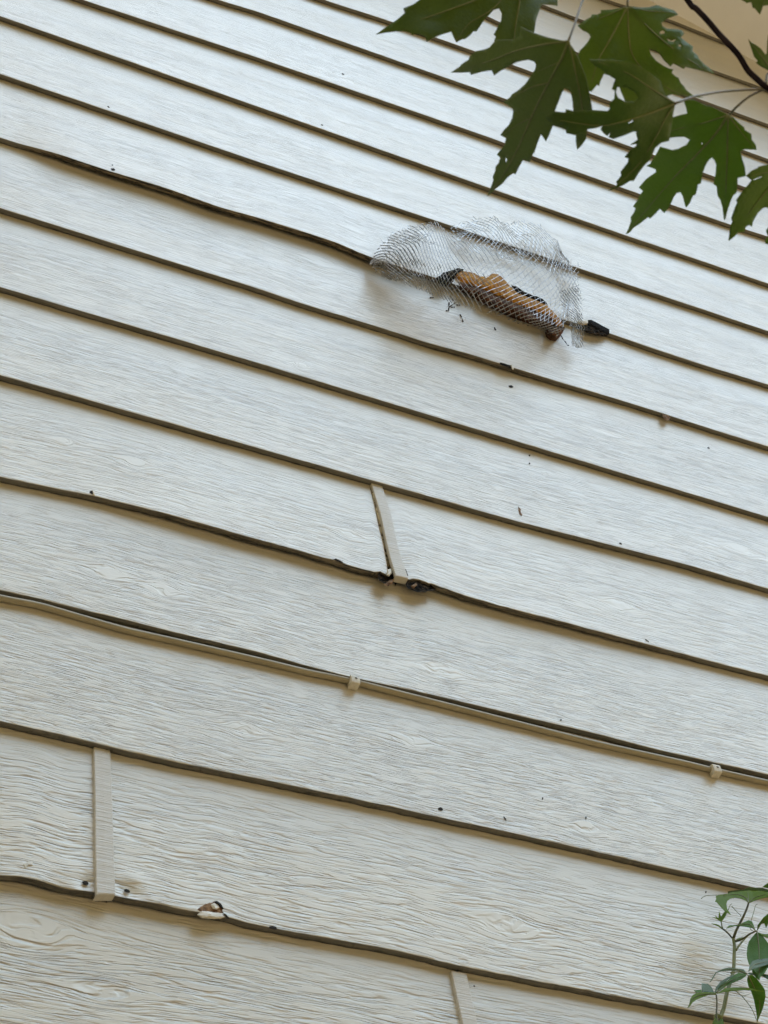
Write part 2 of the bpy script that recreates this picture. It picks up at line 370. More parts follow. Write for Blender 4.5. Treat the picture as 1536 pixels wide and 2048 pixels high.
def board(k, x0, x1, end0=None, end1=None):
    xs = XS[(XS > x0) & (XS < x1)]; xs = np.concatenate([[x0], xs, [x1]])
    zb = np.interp(xs, XS, ARR[k]); zt = np.interp(xs, XS, ARR[k-1]); t = bump_t(k, xs)
    n = {True: 84, False: 50}[k >= 5]; ex = zt-zb
    prof = []                          # (z above the arris, depth offset, edge mask, fraction up the face)
    rad = .0016; th = .0112+.0012*fbm(xs*9, xs*0+k, 77, 2)
    rows_z = [.018, 0.0, 0.0, 0.0, .0002, rad*.4, rad]; rows_y = [th, th, th*.5, rad, rad*.45, rad*.15, 0.]
    V = []; UV = []; lap = []; edg = []; knt = []; raw = []; crs = []
    seed = (k*13.37)%97; gs = {11:(1.,.9),12:(.9,1.),10:(1.3,1.35),9:(1.2,1.4),8:(1.0,1.3),7:(1.0,1.6)}.get(k, (.9,2.0))
    R = len(rows_z)+n
    under = fbm(xs*45, xs*0+k, 31, 3)
    rawx = np.zeros_like(xs)
    if k == 4: rawx = np.clip((t-T)/.004, 0, 1)
    if k == 8: rawx = np.clip((t-T)/.006, 0, 1)*.75
    if k == 5: rawx = np.clip((t-T)/.003, 0, 1)*.6
    if k == 11: rawx = np.clip((t-T)/.004, 0, 1)*.45
    for i in range(R):
        if i < len(rows_z):
            z = zb+rows_z[i]; y = -t+rows_y[i]
            if i in (1, 2): z = z+(.0012+.002*rawx)*fbm(xs*70, xs*0+i*5+k, 41, 2)
            f = (z-zb)/ex; y = y+t*np.maximum(f, 0)*(0 if i < 4 else 1)
            e = 1.0 if i < 5 else (.5 if i == 5 else 0.)
        else:
            q = (i-len(rows_z)+1)/n; z = zb+rad+(ex+.026-rad)*q; f = (z-zb)/ex; y = -t*(1-f); e = 0.
        x = xs.copy()
        if end1 is not None:
            L = x1-.06; m = x > L; x[m] = L+(x[m]-L)*(end1(z[m])-L)/.06
        if end0 is not None:
            L = x0+.06; m = x < L; x[m] = L-(L-x[m])*(L-end0(z[m]))/.06
        # low swells of the sheet
        y = y+.0004*fbm(x*4, z*9, 51+k, 2)*(e < .4)
        if k == 11:                    # boards curling at the joint, the dimples round the nails
            for (u, v, a, r) in ((255,1782,.004,.016),(171,1766,.004,.016),(265,1765,-.0025,.02),(150,1750,-.002,.025)):
                p = P(u, v, -T); d2 = (x-p[0])**2+(z-p[2])**2; y = y+a*np.exp(-d2/r**2)*(1 if e < .4 else 0)
        zc = np.minimum(z, rake(x)+.03)
        V.append(np.stack([x, y, zc], -1))
        # grain coordinate, flowing round the knots
        w = (z-zb)+.009*fbm(x*1.3, z*4, 61+k, 3)+.0016*fbm(x*9, z*30, 71+k, 2)
        kk = np.zeros_like(x)
        for (kx, kz, r, el) in KN[k]:
            dx = (x-kx)/el; dz = z-kz; rr = np.maximum(dx*dx+dz*dz, (r*.55)**2)
            w = w-.6*dz*np.clip((r*r)/rr, 0, 1.3)*np.exp(-(np.abs(dx)/(r*4))**2)
            q_ = np.sqrt(dx*dx+dz*dz); m_ = np.clip(1.25-q_/(r*.62), 0, 1); m_ = m_*m_*(3-2*m_)
            m_ = m_*.35; w = w*(1-m_)+m_*(kz-zb.mean()+.9*q_)
            kk = np.maximum(kk, np.exp(-((dx*dx+dz*dz)/(r*.75)**2)**1.5))
        UV.append(np.stack([x*gs[0]+seed, w*gs[1]+seed*1.7], -1))
        lap.append(zt-z); edg.append(np.full_like(x, e)); knt.append(kk); raw.append(rawx)
        crs.append(np.full_like(x, float(np.interp(k, [-3, 3, 6, 9, 12], [.24, .36, .56, .74, 1.0]))))
    V = np.array(V).reshape(-1,3); C = len(xs)
    a = np.arange(R*C).reshape(R, C)
    F = np.stack([a[:-1,:-1], a[:-1,1:], a[1:,1:], a[1:,:-1]], -1).reshape(-1,4)
    # end caps turned back towards the wall
    extra = []
    base = len(V); VV = [V]; UVs = [np.array(UV).reshape(-1,2)]; at = [np.array(q).reshape(-1) for q in (lap, edg, knt, raw, crs)]
    for col, has in ((0, end0 is not None or x0 > -1), (C-1, end1 is not None or x1 < 4.4)):
        if not has: continue
        ring = V[a[:,col]].copy(); ring[:,1] += .012; VV.append(ring); UVs.append(UVs[0][a[:,col]])
        for j in range(5): at[j] = np.concatenate([at[j], at[j][a[:,col]]*1.0])
        idx = base+np.arange(R); base += R
        q = np.stack([a[:-1,col], a[1:,col], idx[1:], idx[:-1]], -1)
        extra.append(q if col else q[:,::-1])
    V = np.concatenate(VV); UVs = np.concatenate(UVs); F = np.concatenate([F]+extra)
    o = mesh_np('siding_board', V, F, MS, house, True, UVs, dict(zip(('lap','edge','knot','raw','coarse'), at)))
    return o
def lin(pts):                          # x of a board end as a function of height, from points measured on the wall
    w = np.array([P(u, v, -.006) for u, v in pts]); o = np.argsort(w[:,2]); w = w[o]
    return lambda z: np.interp(z, w[:,2], w[:,0])
joint8L = lin([(743,974),(750,1013),(756,1052),(764,1096),(769,1135),(770,1150)])
joint8R = lin([(756,978),(790,1150)])
joint11 = lin([(205,1505),(211,1795)])
joint12 = lin([(918,1944),(942,2048),(965,2150)])
B = {}
for k in range(-10, 17):
    zlo = ARR[k].min()
    if k == 8:
        p = P(770,1150,-T)[0]; B[k] = board(k, -1.1, p, None, joint8L); B['8r'] = board(k, P(790,1150,-T)[0], 4.6, joint8R, None)
        tag(B[k], 'left length of the course with the split rotten end at the joint'); tag(B['8r'], 'right length of the split course with its swollen rotten corner')
    elif k in (11, 12):
        j = joint11 if k == 11 else joint12; g_ = .0025
        xm = float(j(ARR[k].mean()))
        B[k] = board(k, -1.1, xm, None, lambda z: j(z)-g_*(3 if k == 11 else 1)); B[str(k)+'r'] = board(k, xm+.001, 4.6, lambda z: j(z)+g_, None)
        if k == 11: tag(B['11r'], 'board with a chipped blister on its bottom edge')
    else:
        xe = 4.6
        if k <= -2: xe = min(4.6, ra[0]+(ARR[k][-1]-ra[2])/rs+.10)
        B[k] = board(k, -1.1, xe)
tag(B[4], 'board with a dark swollen bottom edge running to the wire mesh')
# sheathing and body of the house behind the boards
def box(x0, x1, y0, y1, z0, z1):
    return [(x0,y0,z0),(x1,y0,z0),(x1,y1,z0),(x0,y1,z0),(x0,y0,z1),(x1,y0,z1),(x1,y1,z1),(x0,y1,z1)], [(0,3,2,1),(4,5,6,7),(0,1,5,4),(1,2,6,5),(2,3,7,6),(3,0,4,7)]
XR = -1.6; ZR = rake(XR); XE = 5.2; ZE = rake(XE); XL = 2*XR-XE        # gable: ridge and eaves
y0, y1 = .034, 9.0
gv = [(XL,y0,0),(XE,y0,0),(XE,y0,ZE),(XR,y0,ZR),(XL,y0,ZE),(XL,y1,0),(XE,y1,0),(XE,y1,ZE),(XR,y1,ZR),(XL,y1,ZE)]
mesh_pf('wall', gv, [(0,1,2,3,4),(5,9,8,7,6),(0,5,6,1),(1,6,7,2),(4,9,5,0),(2,7,8,3),(3,8,9,4)], MWALL, house)
v, f = box(-2.4, 4.9, .020, .033, 0.02, ZE-.1); mesh_pf('sheathing', v, f, MTORN, house)
# plain courses left of, right of and below the close view so the gable reads as sided
OV = .30
def slab(name, xa, xb, ya, yb, lo, hi, mat):
    v = [(xa,ya,rake(xa)+lo if xa >= XR else 0),(xb,ya,rake(xb)+lo),(xb,yb,rake(xb)+lo),(xa,yb,rake(xa)+lo),
         (xa,ya,rake(xa)+hi),(xb,ya,rake(xb)+hi),(xb,yb,rake(xb)+hi),(xa,yb,rake(xa)+hi)]
    return mesh_pf(name, v, [(0,3,2,1),(4,5,6,7),(0,1,5,4),(1,2,6,5),(2,3,7,6),(3,0,4,7)], mat, house)
slab('rake_soffit', XR, XE+.5, -OV, y0, .0, .016, MSOF)
slab('fascia', XR, XE+.5, -OV-.022, -OV-.001, -.03, .17, MSOF)
slab('roof', XR, XE+.55, -OV-.05, y1+.3, .171, .20, MROOF)
rl = mesh_pf('roof', [(XR,-OV-.05,ZR+.171),(XL-.5,-OV-.05,ZE+.171-.2),(XL-.5,y1+.3,ZE+.171-.2),(XR,y1+.3,ZR+.171),(XR,-OV-.05,ZR+.2),(XL-.5,-OV-.05,ZE+.2-.2),(XL-.5,y1+.3,ZE+.2-.2),(XR,y1+.3,ZR+.2)],
     [(0,3,2,1),(4,5,6,7),(0,1,5,4),(1,2,6,5),(2,3,7,6),(3,0,4,7)], MROOF, house)

# joint covers: folded strips with a return under the board
def joint_cover(k, L, Rr, drop, label):
    L = [on_face(k, u, v, .0062) for u, v in L]; Rr = [on_face(k, u, v, .0062) for u, v in Rr]
    n = 24; V = []; F = []
    Lp = smooth_path(L, 8) if len(L) > 2 else [L[0]+(L[1]-L[0])*i/n for i in range(n+1)]
    Rp = smooth_path(Rr, 8) if len(Rr) > 2 else [Rr[0]+(Rr[1]-Rr[0])*i/n for i in range(n+1)]
    m = min(len(Lp), len(Rp)); rows = []
    for i in range(m):
        l, r = np.array(Lp[i*(len(Lp)-1)//(m-1)]), np.array(Rp[i*(len(Rp)-1)//(m-1)])
        b = .0010; d = np.array([1,0,0.]); by = np.array([0,1,0.])
        rows.append([l+by*.0068, l+by*b, l+d*b, (l+r)/2-by*.0003, r-d*b, r+by*b, r+by*.0068])
    if drop:
        l, r = rows[-1][1].copy(), rows[-1][5].copy(); z = min(l[2], r[2])
        last = rows[-1]; low = [p-np.array([0,0,.0016]) for p in last]
        low = [p+np.array([0,.0006,0]) for p in low]; rows.append(low)
        for dy in (.004, .009, .014): rows.append([np.array([p[0], low[3][1]+dy+.001, low[j][2]+(.0003*dy/.004)]) for j, p in enumerate(low)])
    for q in rows: V += list(q)
    c = 7
    for i in range(len(rows)-1):
        for j in range(c-1): F.append((i*c+j, i*c+j+1, (i+1)*c+j+1, (i+1)*c+j))
    o = mesh_np('joint_cover', np.array(V), np.array(F), MBAT, house, False); tag(o, label); 
    sm = o.modifiers.new('thick', 'SOLIDIFY'); sm.thickness = .0006; sm.offset = 1
    return o
joint_cover(11, [(188,1494),(190,1600),(191,1700),(193,1786)], [(221,1502),(225,1600),(228,1700),(231,1787)], True, 'upright painted strip over the joint near the lower left')
joint_cover(8, [(742,964),(761,1028),(777,1101),(791,1150)], [(764,969),(782,1026),(798,1096),(817,1156)], True, 'leaning painted strip beside the split board end')
joint_cover(12, [(903,1942),(914,1995),(926,2048),(950,2150)], [(934,1948),(945,2000),(956,2048),(978,2150)], False, 'strip over the joint at the bottom edge')

# ---- irregular patches that sit on a face (chips, flakes, rot)
def blob(name, k, outline, h, mat, parent, seed=0, rough=.4, sub=5, label=None, base=.0004):
    """an irregular low lump whose outline was measured on the board face"""
    pts = np.array(outline, float); c = pts.mean(0); rings = [1., .82, .5, .2]; V = []; F = []
    dense = []
    for i in range(len(pts)):
        a, b = pts[i], pts[(i+1)%len(pts)]
        for j in range(sub): dense.append(a+(b-a)*j/sub)
    dense = np.array(dense); n = len(dense)
    dense = dense+np.stack([vn(np.arange(n)*.7, seed+0*np.arange(n), 3), vn(np.arange(n)*.7, seed+9+0*np.arange(n), 4)], -1)*rough*4
    for ri, r in enumerate(rings):
        for j in range(n):
            q = c+(dense[j]-c)*r; hh = base+h*(math.sqrt(max(0,1-r*r)))*(1+rough*float(vn(q[0]*.25+seed, q[1]*.25, 6))*2)
            V.append(on_face(k, q[0], q[1], hh if ri else -.001))
    V.append(on_face(k, c[0], c[1], base+h))
    for r in range(len(rings)-1):
        for j in range(n): F.append((r*n+j, r*n+(j+1)%n, (r+1)*n+(j+1)%n, (r+1)*n+j))
    b = (len(rings)-1)*n
    for j in range(n): F.append((b+j, b+(j+1)%n, len(V)-1))
    o = mesh_pf(name, V, F, mat, parent, False)
    if label: tag(o, label)
    return o
def disc(u, v, a, b, ang=0, n=9):
    ca, sa = math.cos(ang), math.sin(ang)
    return [(u+a*math.cos(t)*ca-b*math.sin(t)*sa, v+a*math.cos(t)*sa+b*math.sin(t)*ca) for t in [2*math.pi*i/n for i in range(n)]]
# nail holes and little cracks
for i, (k, u, v, a, b, ang) in enumerate([(4,226,339,5,3,.2),(4,225,330,1.6,1.4,0),(8,184,985,6,3.4,.3),('11r',254,1782,6.5,3.4,.3),(11,171,1766,6.5,4,.25),(10,881,1618,6.5,3.6,.2),
        (10,1010,1637,1.6,5.5,-.6),(6,1022,773,5.5,3,.2),(10,1085,1597,1.5,3.5,.2),(10,1172,1636,1.4,4,.1),(7,1059,911,2,2,0),(7,1059,927,2,2,0),(7,1241,1087,4,1.5,.4),('8r',1294,1281,5,1.4,.6),
        (9,1122,1440,2,1.8,0),('12r',948,1972,2.4,1.4,.1),('11r',546,1855,9,3.6,.15),('11r',1412,1784,1.6,2.6,0),(5,1417,902-6,3,1.6,.3),(2,217,214,3,1.4,.8),(3,144,1,1.5,1.5,0),
        (1,856,131,2,1.5,0),(1,686,148,3.5,1.6,.3),(2,644,250,3,1.4,.2),(5,990,658,1.8,2.4,0),(7,49,1015-0,1,1,0)]):
    if i == 25: continue
    ki = int(str(k).replace('r','')); o = blob('nail_hole', ki, disc(u, v, a, b, ang), .0003, MHOLE, B[k], seed=i, rough=.3, sub=2)
blob('crack', 7, [(1036,1012),(1042,1018),(1041,1024),(1045,1030),(1043,1034),(1038,1027),(1036,1020)], .0004, MTORN, B[7], 3)
blob('paint_flake', 8, [(186,978),(190,984),(190,992),(187,990),(185,984)], .002, MFLAKE, B[8], 5)
# rotten ends round the leaning strip
blob('rotten_wood', 8, [(759,1141),(770,1134),(782,1138),(789,1150),(787,1163),(776,1172),(764,1165),(756,1158)], .0016, MROT, B[8], 12, .6, base=-.0055)
blob('rotten_wood', 8, [(817,1148),(824,1156),(838,1160),(862,1168),(872,1178),(860,1182),(836,1184),(815,1178),(812,1168)], .0016, MROT, B['8r'], 22, .6, base=-.0050)
blob('splinter', 8, [(775,1139),(782,1137),(784,1146),(778,1153),(773,1152)], .006, MFLAKE, B[8], 31, .3)
blob('splinter', 8, [(768,1170),(780,1160),(788,1158),(785,1168),(772,1172)], .004, MTORN, B[8], 33, .3, base=-.003)
blob('splinter', 8, [(809,1136),(812,1138),(817,1152),(814,1152)], .001, MHOLE, B['8r'], 34, .2)
blob('splinter', 8, [(822,1172),(832,1166),(835,1170),(826,1178)], .002, MTORN, B['8r'], 35, .2)
# caulk bead left in the gap at the split joint
cp = [(745,984),(752,1015),(759,1045),(765,1078),(771,1106),(778,1135)]
V_, F_ = tube(smooth_path([P(u, v, -.0035) for u, v in cp], 8), [.0012+.0052*i/40*(1+.35*math.sin(i*1.9)) for i in range(41)], 8)
cb = mesh_pf('caulk_bead', V_, F_, MCAUL, house, True); tag(cb, 'old cream caulk in the open gap at the split board end')
# blister chip on the bottom edge
blob('torn_wood', 11, [(391,1820),(400,1812),(412,1806),(424,1804),(432,1802),(441,1808),(447,1818),(449,1826),(436,1828),(420,1826),(404,1826)], .0012, MTORN, B['11r'], 44, .6)
blob('paint_flake', 11, [(420,1809),(428,1805),(438,1810),(440,1816),(434,1820),(424,1818)], .004, MFLAKE, B['11r'], 45, .3)
blob('paint_flake', 11, [(394,1830),(402,1821),(414,1822),(430,1824),(446,1826),(452,1834),(440,1838),(420,1838),(402,1836)], .0045, MFLAKE, B['11r'], 46, .25)
blob('crack', 11, [(428,1802),(434,1801),(443,1808),(448,1818),(445,1818),(440,1809),(432,1804)], .0045, MHOLE, B['11r'], 47, .1)
blob('crack', 11, [(446,1826),(452,1828),(460,1837),(452,1833)], .0032, MHOLE, B['11r'], 48, .1)
blob('crack', 11, [(46,1728),(56,1722),(66,1724),(68,1730),(60,1727),(52,1732),(50,1738)], .0008, MFLAKE, B[11], 49, .2)
blob('crack', 5, [(998,724),(1010,727),(1024,731),(1022,736),(1008,732),(1000,729)], .0008, MROT, B[5], 50, .3)
blob('paint_flake', 5, [(1022,728),(1029,732),(1027,740),(1023,738)], .003, MFLAKE, B[5], 51, .2)
blob('knot_lump', 5, [(1325,826),(1334,826),(1342,832),(1338,841),(1330,840),(1326,834)], .003, MTORN, B[5], 52, .5, base=-.003)
blob('crack', 8, [(700-36,1118),(671,1117),(682,1122),(690,1127),(676,1124)], .0006, MROT, B[8], 53, .3)

# ---------------------------------------------------------------- cable and clips
cab = [(-260,1135),(-120,1166),(0,1196),(80,1212),(167,1237),(253,1261),(333,1279),(512,1320),(612,1344),(699,1362),(845,1399),(935,1422),(1024,1445),(1191,1487),(1357,1524),(1427,1541),(1536,1566),(1700,1603),(1900,1648)]
cpts = smooth_path([P(u, v, -.0072) for u, v in cab], 6)
V_, F_ = tube(cpts, .0056, 14)
cable = mesh_pf('cable', V_, F_, MCAB, None, True); tag(cable, 'tan coaxial cable running along the siding under a board edge', 'cable')
def clip(u, v, label, tilt):
    c = P(u, v, -.0072); root = empty('cable_clip', tuple(c)); tag(root, label, 'cable clip', 'clips holding the tan cable')
    bm = bmesh.new()
    # block with an arch over the cable, profile in (z, y), extruded along x
    prof = [(.0085,.005),(.0085,-.0050),(.0070,-.0100),(.003,-.0112),(-.004,-.0112),(-.0092,-.0108),(-.0105,-.0095),(-.0110,.0050)]
    hw = .0078
    vs = [[bm.verts.new((sx*hw, y, z)) for z, y in prof] for sx in (-1, 1)]
    for s in (0, 1): bm.faces.new(vs[s])
    for i in range(len(prof)): j = (i+1)%len(prof); bm.faces.new((vs[0][i], vs[0][j], vs[1][j], vs[1][i]))
    bmesh.ops.recalc_face_normals(bm, faces=bm.faces)
    bmesh.ops.bevel(bm, geom=list(bm.edges), offset=.0004, segments=1, affect='EDGES')
    bmesh.ops.rotate(bm, verts=bm.verts, cent=(0,0,0), matrix=Matrix.Rotation(tilt, 3, 'Y'))
    me = bpy.data.meshes.new('clip_body'); bm.to_mesh(me); bm.free(); me.materials.append(MCLIP); o = link(bpy.data.objects.new('clip_body', me), root)
    bm = bmesh.new(); bmesh.ops.create_uvsphere(bm, u_segments=12, v_segments=8, radius=.0024)
    bmesh.ops.scale(bm, verts=bm.verts, vec=(1,.45,1)); bmesh.ops.translate(bm, verts=bm.verts, vec=(.001,-.0113,.0005))
    me = bpy.data.meshes.new('nail_head'); bm.to_mesh(me); bm.free(); me.materials.append(MNAIL); link(bpy.data.objects.new('nail_head', me), root)
clip(706, 1366, 'small nailed plastic clip over the middle of the cable', .05)
clip(1428, 1543, 'small nailed plastic clip near the right end of the cable', -.05)

# ---------------------------------------------------------------- crumpled wire mesh
def patch(ctrl, nu, nv):
    """Catmull-Rom surface through a control grid given as (pixel u, pixel v, depth in front of the wall)"""
    C = np.array(ctrl, float)
    def cr(A, n, axis):
        A = np.moveaxis(A, axis, 0); m = len(A); Q = np.concatenate([2*A[:1]-A[1:2], A, 2*A[-1:]-A[-2:-1]])
        s = np.linspace(0, m-1-1e-9, n); i = s.astype(int); t = (s-i).reshape([-1]+[1]*(A.ndim-1))
        a,b,c,d = Q[i],Q[i+1],Q[i+2],Q[i+3]
        return np.moveaxis(.25*.5*((2*b)+(-a+c)*t+(2*a-5*b+4*c-d)*t*t+(-a+3*b-3*c+d)*t**3)+.75*(b*(1-t)+c*t), 0, axis)
    return cr(cr(C, nv, 0), nu, 1)
def lath(ctrl, nu, nv, seed, crumple=.006, wa=.00075, wb=.00032, px=2.0, face_=.9, swap=2.):
    G = patch(ctrl, 2*nu+1, 2*nv+1); I, J = np.meshgrid(np.arange(2*nu+1), np.arange(2*nv+1))
    d = G[...,2]+crumple*fbm(I*.16, J*.22, seed, 2)+crumple*1.6*(.35-np.abs(fbm(I*.085+3, J*.13+1, seed+31, 2))*1.6)
    u = G[...,0]+px*.7*fbm(I*.12, J*.2, seed+3, 2); v = G[...,1]+px*fbm(I*.25, J*.2, seed+7, 2)
    X = np.empty(G.shape)
    for j in range(G.shape[0]):
        X[j] = np.stack([P(u[j,i], v[j,i], -max(d[j,i], .0145)) for i in range(G.shape[1])])
    parts = []
    r2 = random.Random(seed)
    def seg(p, q, w, tw):
        a = q-p; L = np.linalg.norm(a)
        if L < 1e-6: return
        a = a/L; nrm = np.array([0.,-1.,face_]); s1 = np.cross(a, nrm); s1 /= np.linalg.norm(s1)+1e-9; n1 = np.cross(s1, a)
        s = s1*math.cos(tw)+n1*math.sin(tw); n_ = np.cross(a, s)
        off = [s*w+n_*w*.55, -s*w+n_*w*.55, -s*w-n_*w*.55, s*w-n_*w*.55]; p = p-a*w*.8; q = q+a*w*.8
        parts.append(([p+o for o in off]+[q+o for o in off], [(0,1,5,4),(1,2,6,5),(2,3,7,6),(3,0,4,7)]))
    for j in range(0, 2*nv):
        for i in range(0, 2*nu):
            if (j < 2 or j > 2*nv-3 or i < 2 or i > 2*nu-3) and r2.random() < .22: continue
            sw = i/(2*nu)+.05*math.sin(j*.8) > swap
            if (i+j) % 2 == 0: seg(X[j,i], X[j+1,i+1], wb if sw else wa, .5)
            else: seg(X[j,i+1], X[j+1,i], wa if sw else wb, -.5 if sw else -.3)
    for q in range(int(nu*1.6)):           # cut wire ends round the rim
        j, i = r2.choice([(0, r2.randrange(2*nu)), (2*nv, r2.randrange(2*nu)), (r2.randrange(2*nv), 0), (r2.randrange(2*nv), 2*nu)])
        p = X[j, i]; seg(p, p+np.array([r2.uniform(-1,1), r2.uniform(-.8,.2), r2.uniform(-.6,1)])*.009, wb*1.3, r2.random())
    return join(parts)
wm = empty('wire_mesh', tuple(P(940, 600, -.01))); tag(wm, 'crumpled sheet of galvanised expanded wire mesh over the hole in the siding', 'wire mesh')
def mkl(ctrl, nu, nv, seed, label, **k):
    V_, F_ = lath(ctrl, nu, nv, seed, **k); o = mesh_np('mesh_sheet', np.array(V_), np.array(F_), MWIRE, wm, False); tag(o, label)
mkl([[(780,474,.03),(815,455,.05),(868,445,.05),(905,466,.05),(975,474,.045),(1050,496,.04),(1112,506,.04),(1159,533,.025)],
     [(770,497,.05),(825,482,.075),(868,486,.085),(905,495,.09),(975,510,.09),(1050,530,.08),(1112,556,.07),(1157,566,.03)],
     [(762,522,.04),(822,518,.09),(862,526,.11),(905,535,.115),(970,550,.12),(1045,575,.11),(1112,600,.08),(1156,605,.03)],
     [(765,540,.03),(822,548,.085),(858,560,.10),(900,572,.115),(965,581,.13),(1040,608,.12),(1082,641,.09),(1125,655,.05)],
     [(775,560,.016),(828,572,.02),(858,586,.02),(900,602,.02),(955,622,.02),(1020,642,.02),(1075,658,.022),(1112,674,.02)]],
    41, 12, 3, 'main bulging sheet', crumple=.011, px=5.5, wa=.00085, swap=.56)
mkl([[(903,455,.02),(942,444,.03),(988,433,.045),(1022,446,.035),(1050,437,.04),(1114,476,.02),(1120,512,.02)],
     [(905,474,.02),(950,466,.03),(996,462,.03),(1030,474,.03),(1070,476,.025),(1115,500,.02),(1140,524,.02)],
     [(915,500,.016),(960,508,.018),(1005,518,.018),(1055,528,.018),(1095,540,.018),(1130,552,.018),(1158,560,.018)]],
    30, 8, 9, 'upper flap bent back on the wall', crumple=.010, px=7, face_=-.5)
mkl([[(738,527,.016),(757,494,.03),(778,474,.04),(800,462,.04),(838,452,.03)],
     [(746,536,.02),(768,518,.05),(790,502,.07),(812,492,.075),(840,486,.06)],
     [(768,556,.016),(786,560,.02),(800,560,.03),(815,558,.04),(835,552,.05)]],
    14, 9, 14, 'left corner fanned out', crumple=.003, px=1.2, wa=.0009)
mkl([[(1118,585,.06),(1138,575,.05),(1158,568,.03)],[(1128,620,.06),(1144,615,.06),(1163,615,.04)],
     [(1140,655,.05),(1152,650,.055),(1168,648,.035)],[(1143,690,.03),(1155,696,.03),(1167,691,.02)]],
    8, 14, 19, 'narrow tail hanging at the right end', crumple=.012, px=5)
# crushed tangle at the upper left of the mesh
r3 = random.Random(4); parts = []
for q in range(34):
    u, v = r3.uniform(795,868), 0; v = 500-(u-795)*.25+r3.uniform(-42,2); v = max(v, 452+abs(u-845)*.25); d = r3.uniform(.05,.10); pts = []
    for s in range(5): pts.append(P(u+r3.uniform(-9,9), v+r3.uniform(-7,7), -d+r3.uniform(-.008,.008)))
    parts.append(tube(smooth_path(pts, 4), .00036, 4, False))
V_, F_ = join(parts); tag(mesh_np('tangled_wire', np.array([tuple(p) for p in V_]), np.array(F_), MWIRE, wm, True), 'crushed tangle at the upper left of the mesh')

# ---------------------------------------------------------------- what sits behind the mesh
def lump(name, outline, depth, mat, parent=None, seed=0, dfun=None, base=.008, grid=5.0, nz=.006):
    pts = np.array(outline, float); lo = pts.min(0); hi = pts.max(0)
    vs = [tuple(p) for p in pts]; ed = [(i,(i+1)%len(pts)) for i in range(len(pts))]
    def dist(q):
        a = pts; b = np.roll(pts,-1,0); ab = b-a; t = np.clip(((q-a)*ab).sum(1)/((ab**2).sum(1)+1e-9),0,1)
        return np.sqrt((((a+ab*t[:,None])-q)**2).sum(1).min())
    def inside(q):
        c = False; n = len(pts)
        for i in range(n):
            (x1_,y1_),(x2_,y2_) = pts[i], pts[(i+1)%n]
            if (y1_>q[1]) != (y2_>q[1]) and q[0] < (x2_-x1_)*(q[1]-y1_)/(y2_-y1_)+x1_: c = not c
        return c
    for gx in np.arange(lo[0], hi[0], grid):
        for gy in np.arange(lo[1], hi[1], grid):
            q = np.array([gx+random.uniform(-1,1), gy+random.uniform(-1,1)])
            if inside(q) and dist(q) > grid*.4: vs.append(tuple(q))
    co, e_, fc, *_ = delaunay_2d_cdt([Vector(q) for q in vs], ed, [], 1, 1e-5)
    F = [tuple(f) for f in fc if inside(np.array([sum(co[i][0] for i in f)/len(f), sum(co[i][1] for i in f)/len(f)]))]
    V = []; n = len(co)
    for c in co:
        q = np.array([c[0], c[1]]); d = dist(q); s = 1-math.exp(-d/7.0)
        dd = base+depth*s+nz*float(fbm(q[0]*.09, q[1]*.13, seed, 3))*(.3+s)
        V.append(P(q[0], q[1], -dd))
    for c in co: p = P(c[0], c[1], -base); V.append(np.array([p[0], -.004, p[2]+.004]))
    cnt = {}
    for f in F:
        for i in range(len(f)): cnt[(f[i], f[(i+1)%len(f)])] = 1
    S_ = [(b, a, a+n, b+n) for (a, b) in cnt if (b, a) not in cnt]
    F2 = F+S_+[tuple(i+n for i in f[::-1]) for f in F]
    return mesh_pf(name, V, F2, mat, parent, False)
fo = lump('foam_lump', [(903,552),(910,541),(922,540),(938,542),(950,545),(960,551),(972,552),(984,547),(996,548),(1004,554),(1013,562),(1020,571),(1030,580),(1046,586),(1062,592),(1078,600),(1094,609),(1108,622),(1120,636),
      (1126,650),(1112,656),(1100,640),(1078,630),(1052,620),(1030,612),(1005,602),(985,592),(962,582),(940,574),(922,568),(908,560)], .020, MFOAM, None, 3, nz=.006, grid=3.5)
tag(fo, 'orange brown lump of old foam bulging behind the wire mesh', 'foam')
fd = lump('cavity_shade', [(906,556),(924,562),(944,568),(970,576),(1000,590),(1030,602),(1060,614),(1090,628),(1116,646),(1096,658),(1070,650),(1040,640),(1005,626),(975,610),(945,594),(924,582),(910,568)], .026, MBLOCK_SHADE, fo, 13, nz=.010, grid=4)  # dark lump painting in the interior shadow below the foam
bk = lump('wood_block', [(1092,660),(1104,656),(1118,652),(1130,654),(1126,664),(1120,673),(1112,682),(1102,680),(1094,673)], .03, MBLOCK_SHADE, None, 5, grid=4, nz=.003)
tag(bk, 'reddish brown broken block poking out below the mesh', 'wood block')
def cp6(x, y): return (1080+x/9.6, 590+y/9.6)
fl = lump('felt_scrap', [cp6(915,480),cp6(985,478),cp6(1060,510),cp6(1180,580),cp6(1335,660),cp6(1332,735),cp6(1240,730),cp6(1120,680),cp6(1010,630),cp6(930,570)], .006, MFELT, None, 7, base=.016, grid=4, nz=.003)
tag(fl, 'black torn scrap of felt sticking out right of the wire mesh', 'felt scrap')
sc = lump('wood_splinter', [cp6(740,470),cp6(830,465),cp6(925,488),cp6(918,545),cp6(830,548),cp6(745,530)], .004, MFLAKE, None, 8, base=.016, grid=4, nz=.001)
tag(sc, 'pale painted splinter between the mesh and the black felt scrap', 'splinter')
blob('rotten_wood', 4, [cp6(820,560),cp6(950,570),cp6(1100,660),cp6(1250,730),cp6(1340,760),cp6(1240,790),cp6(1050,770),cp6(900,720),cp6(810,680)], .004, MROT, B[4], 61, .5)
blob('rotten_wood', 4, [(872,556),(886,545),(903,541),(915,536),(930,538),(912,552),(905,566),(890,574),(876,568)], .006, MROT, B[4], 62, .6)
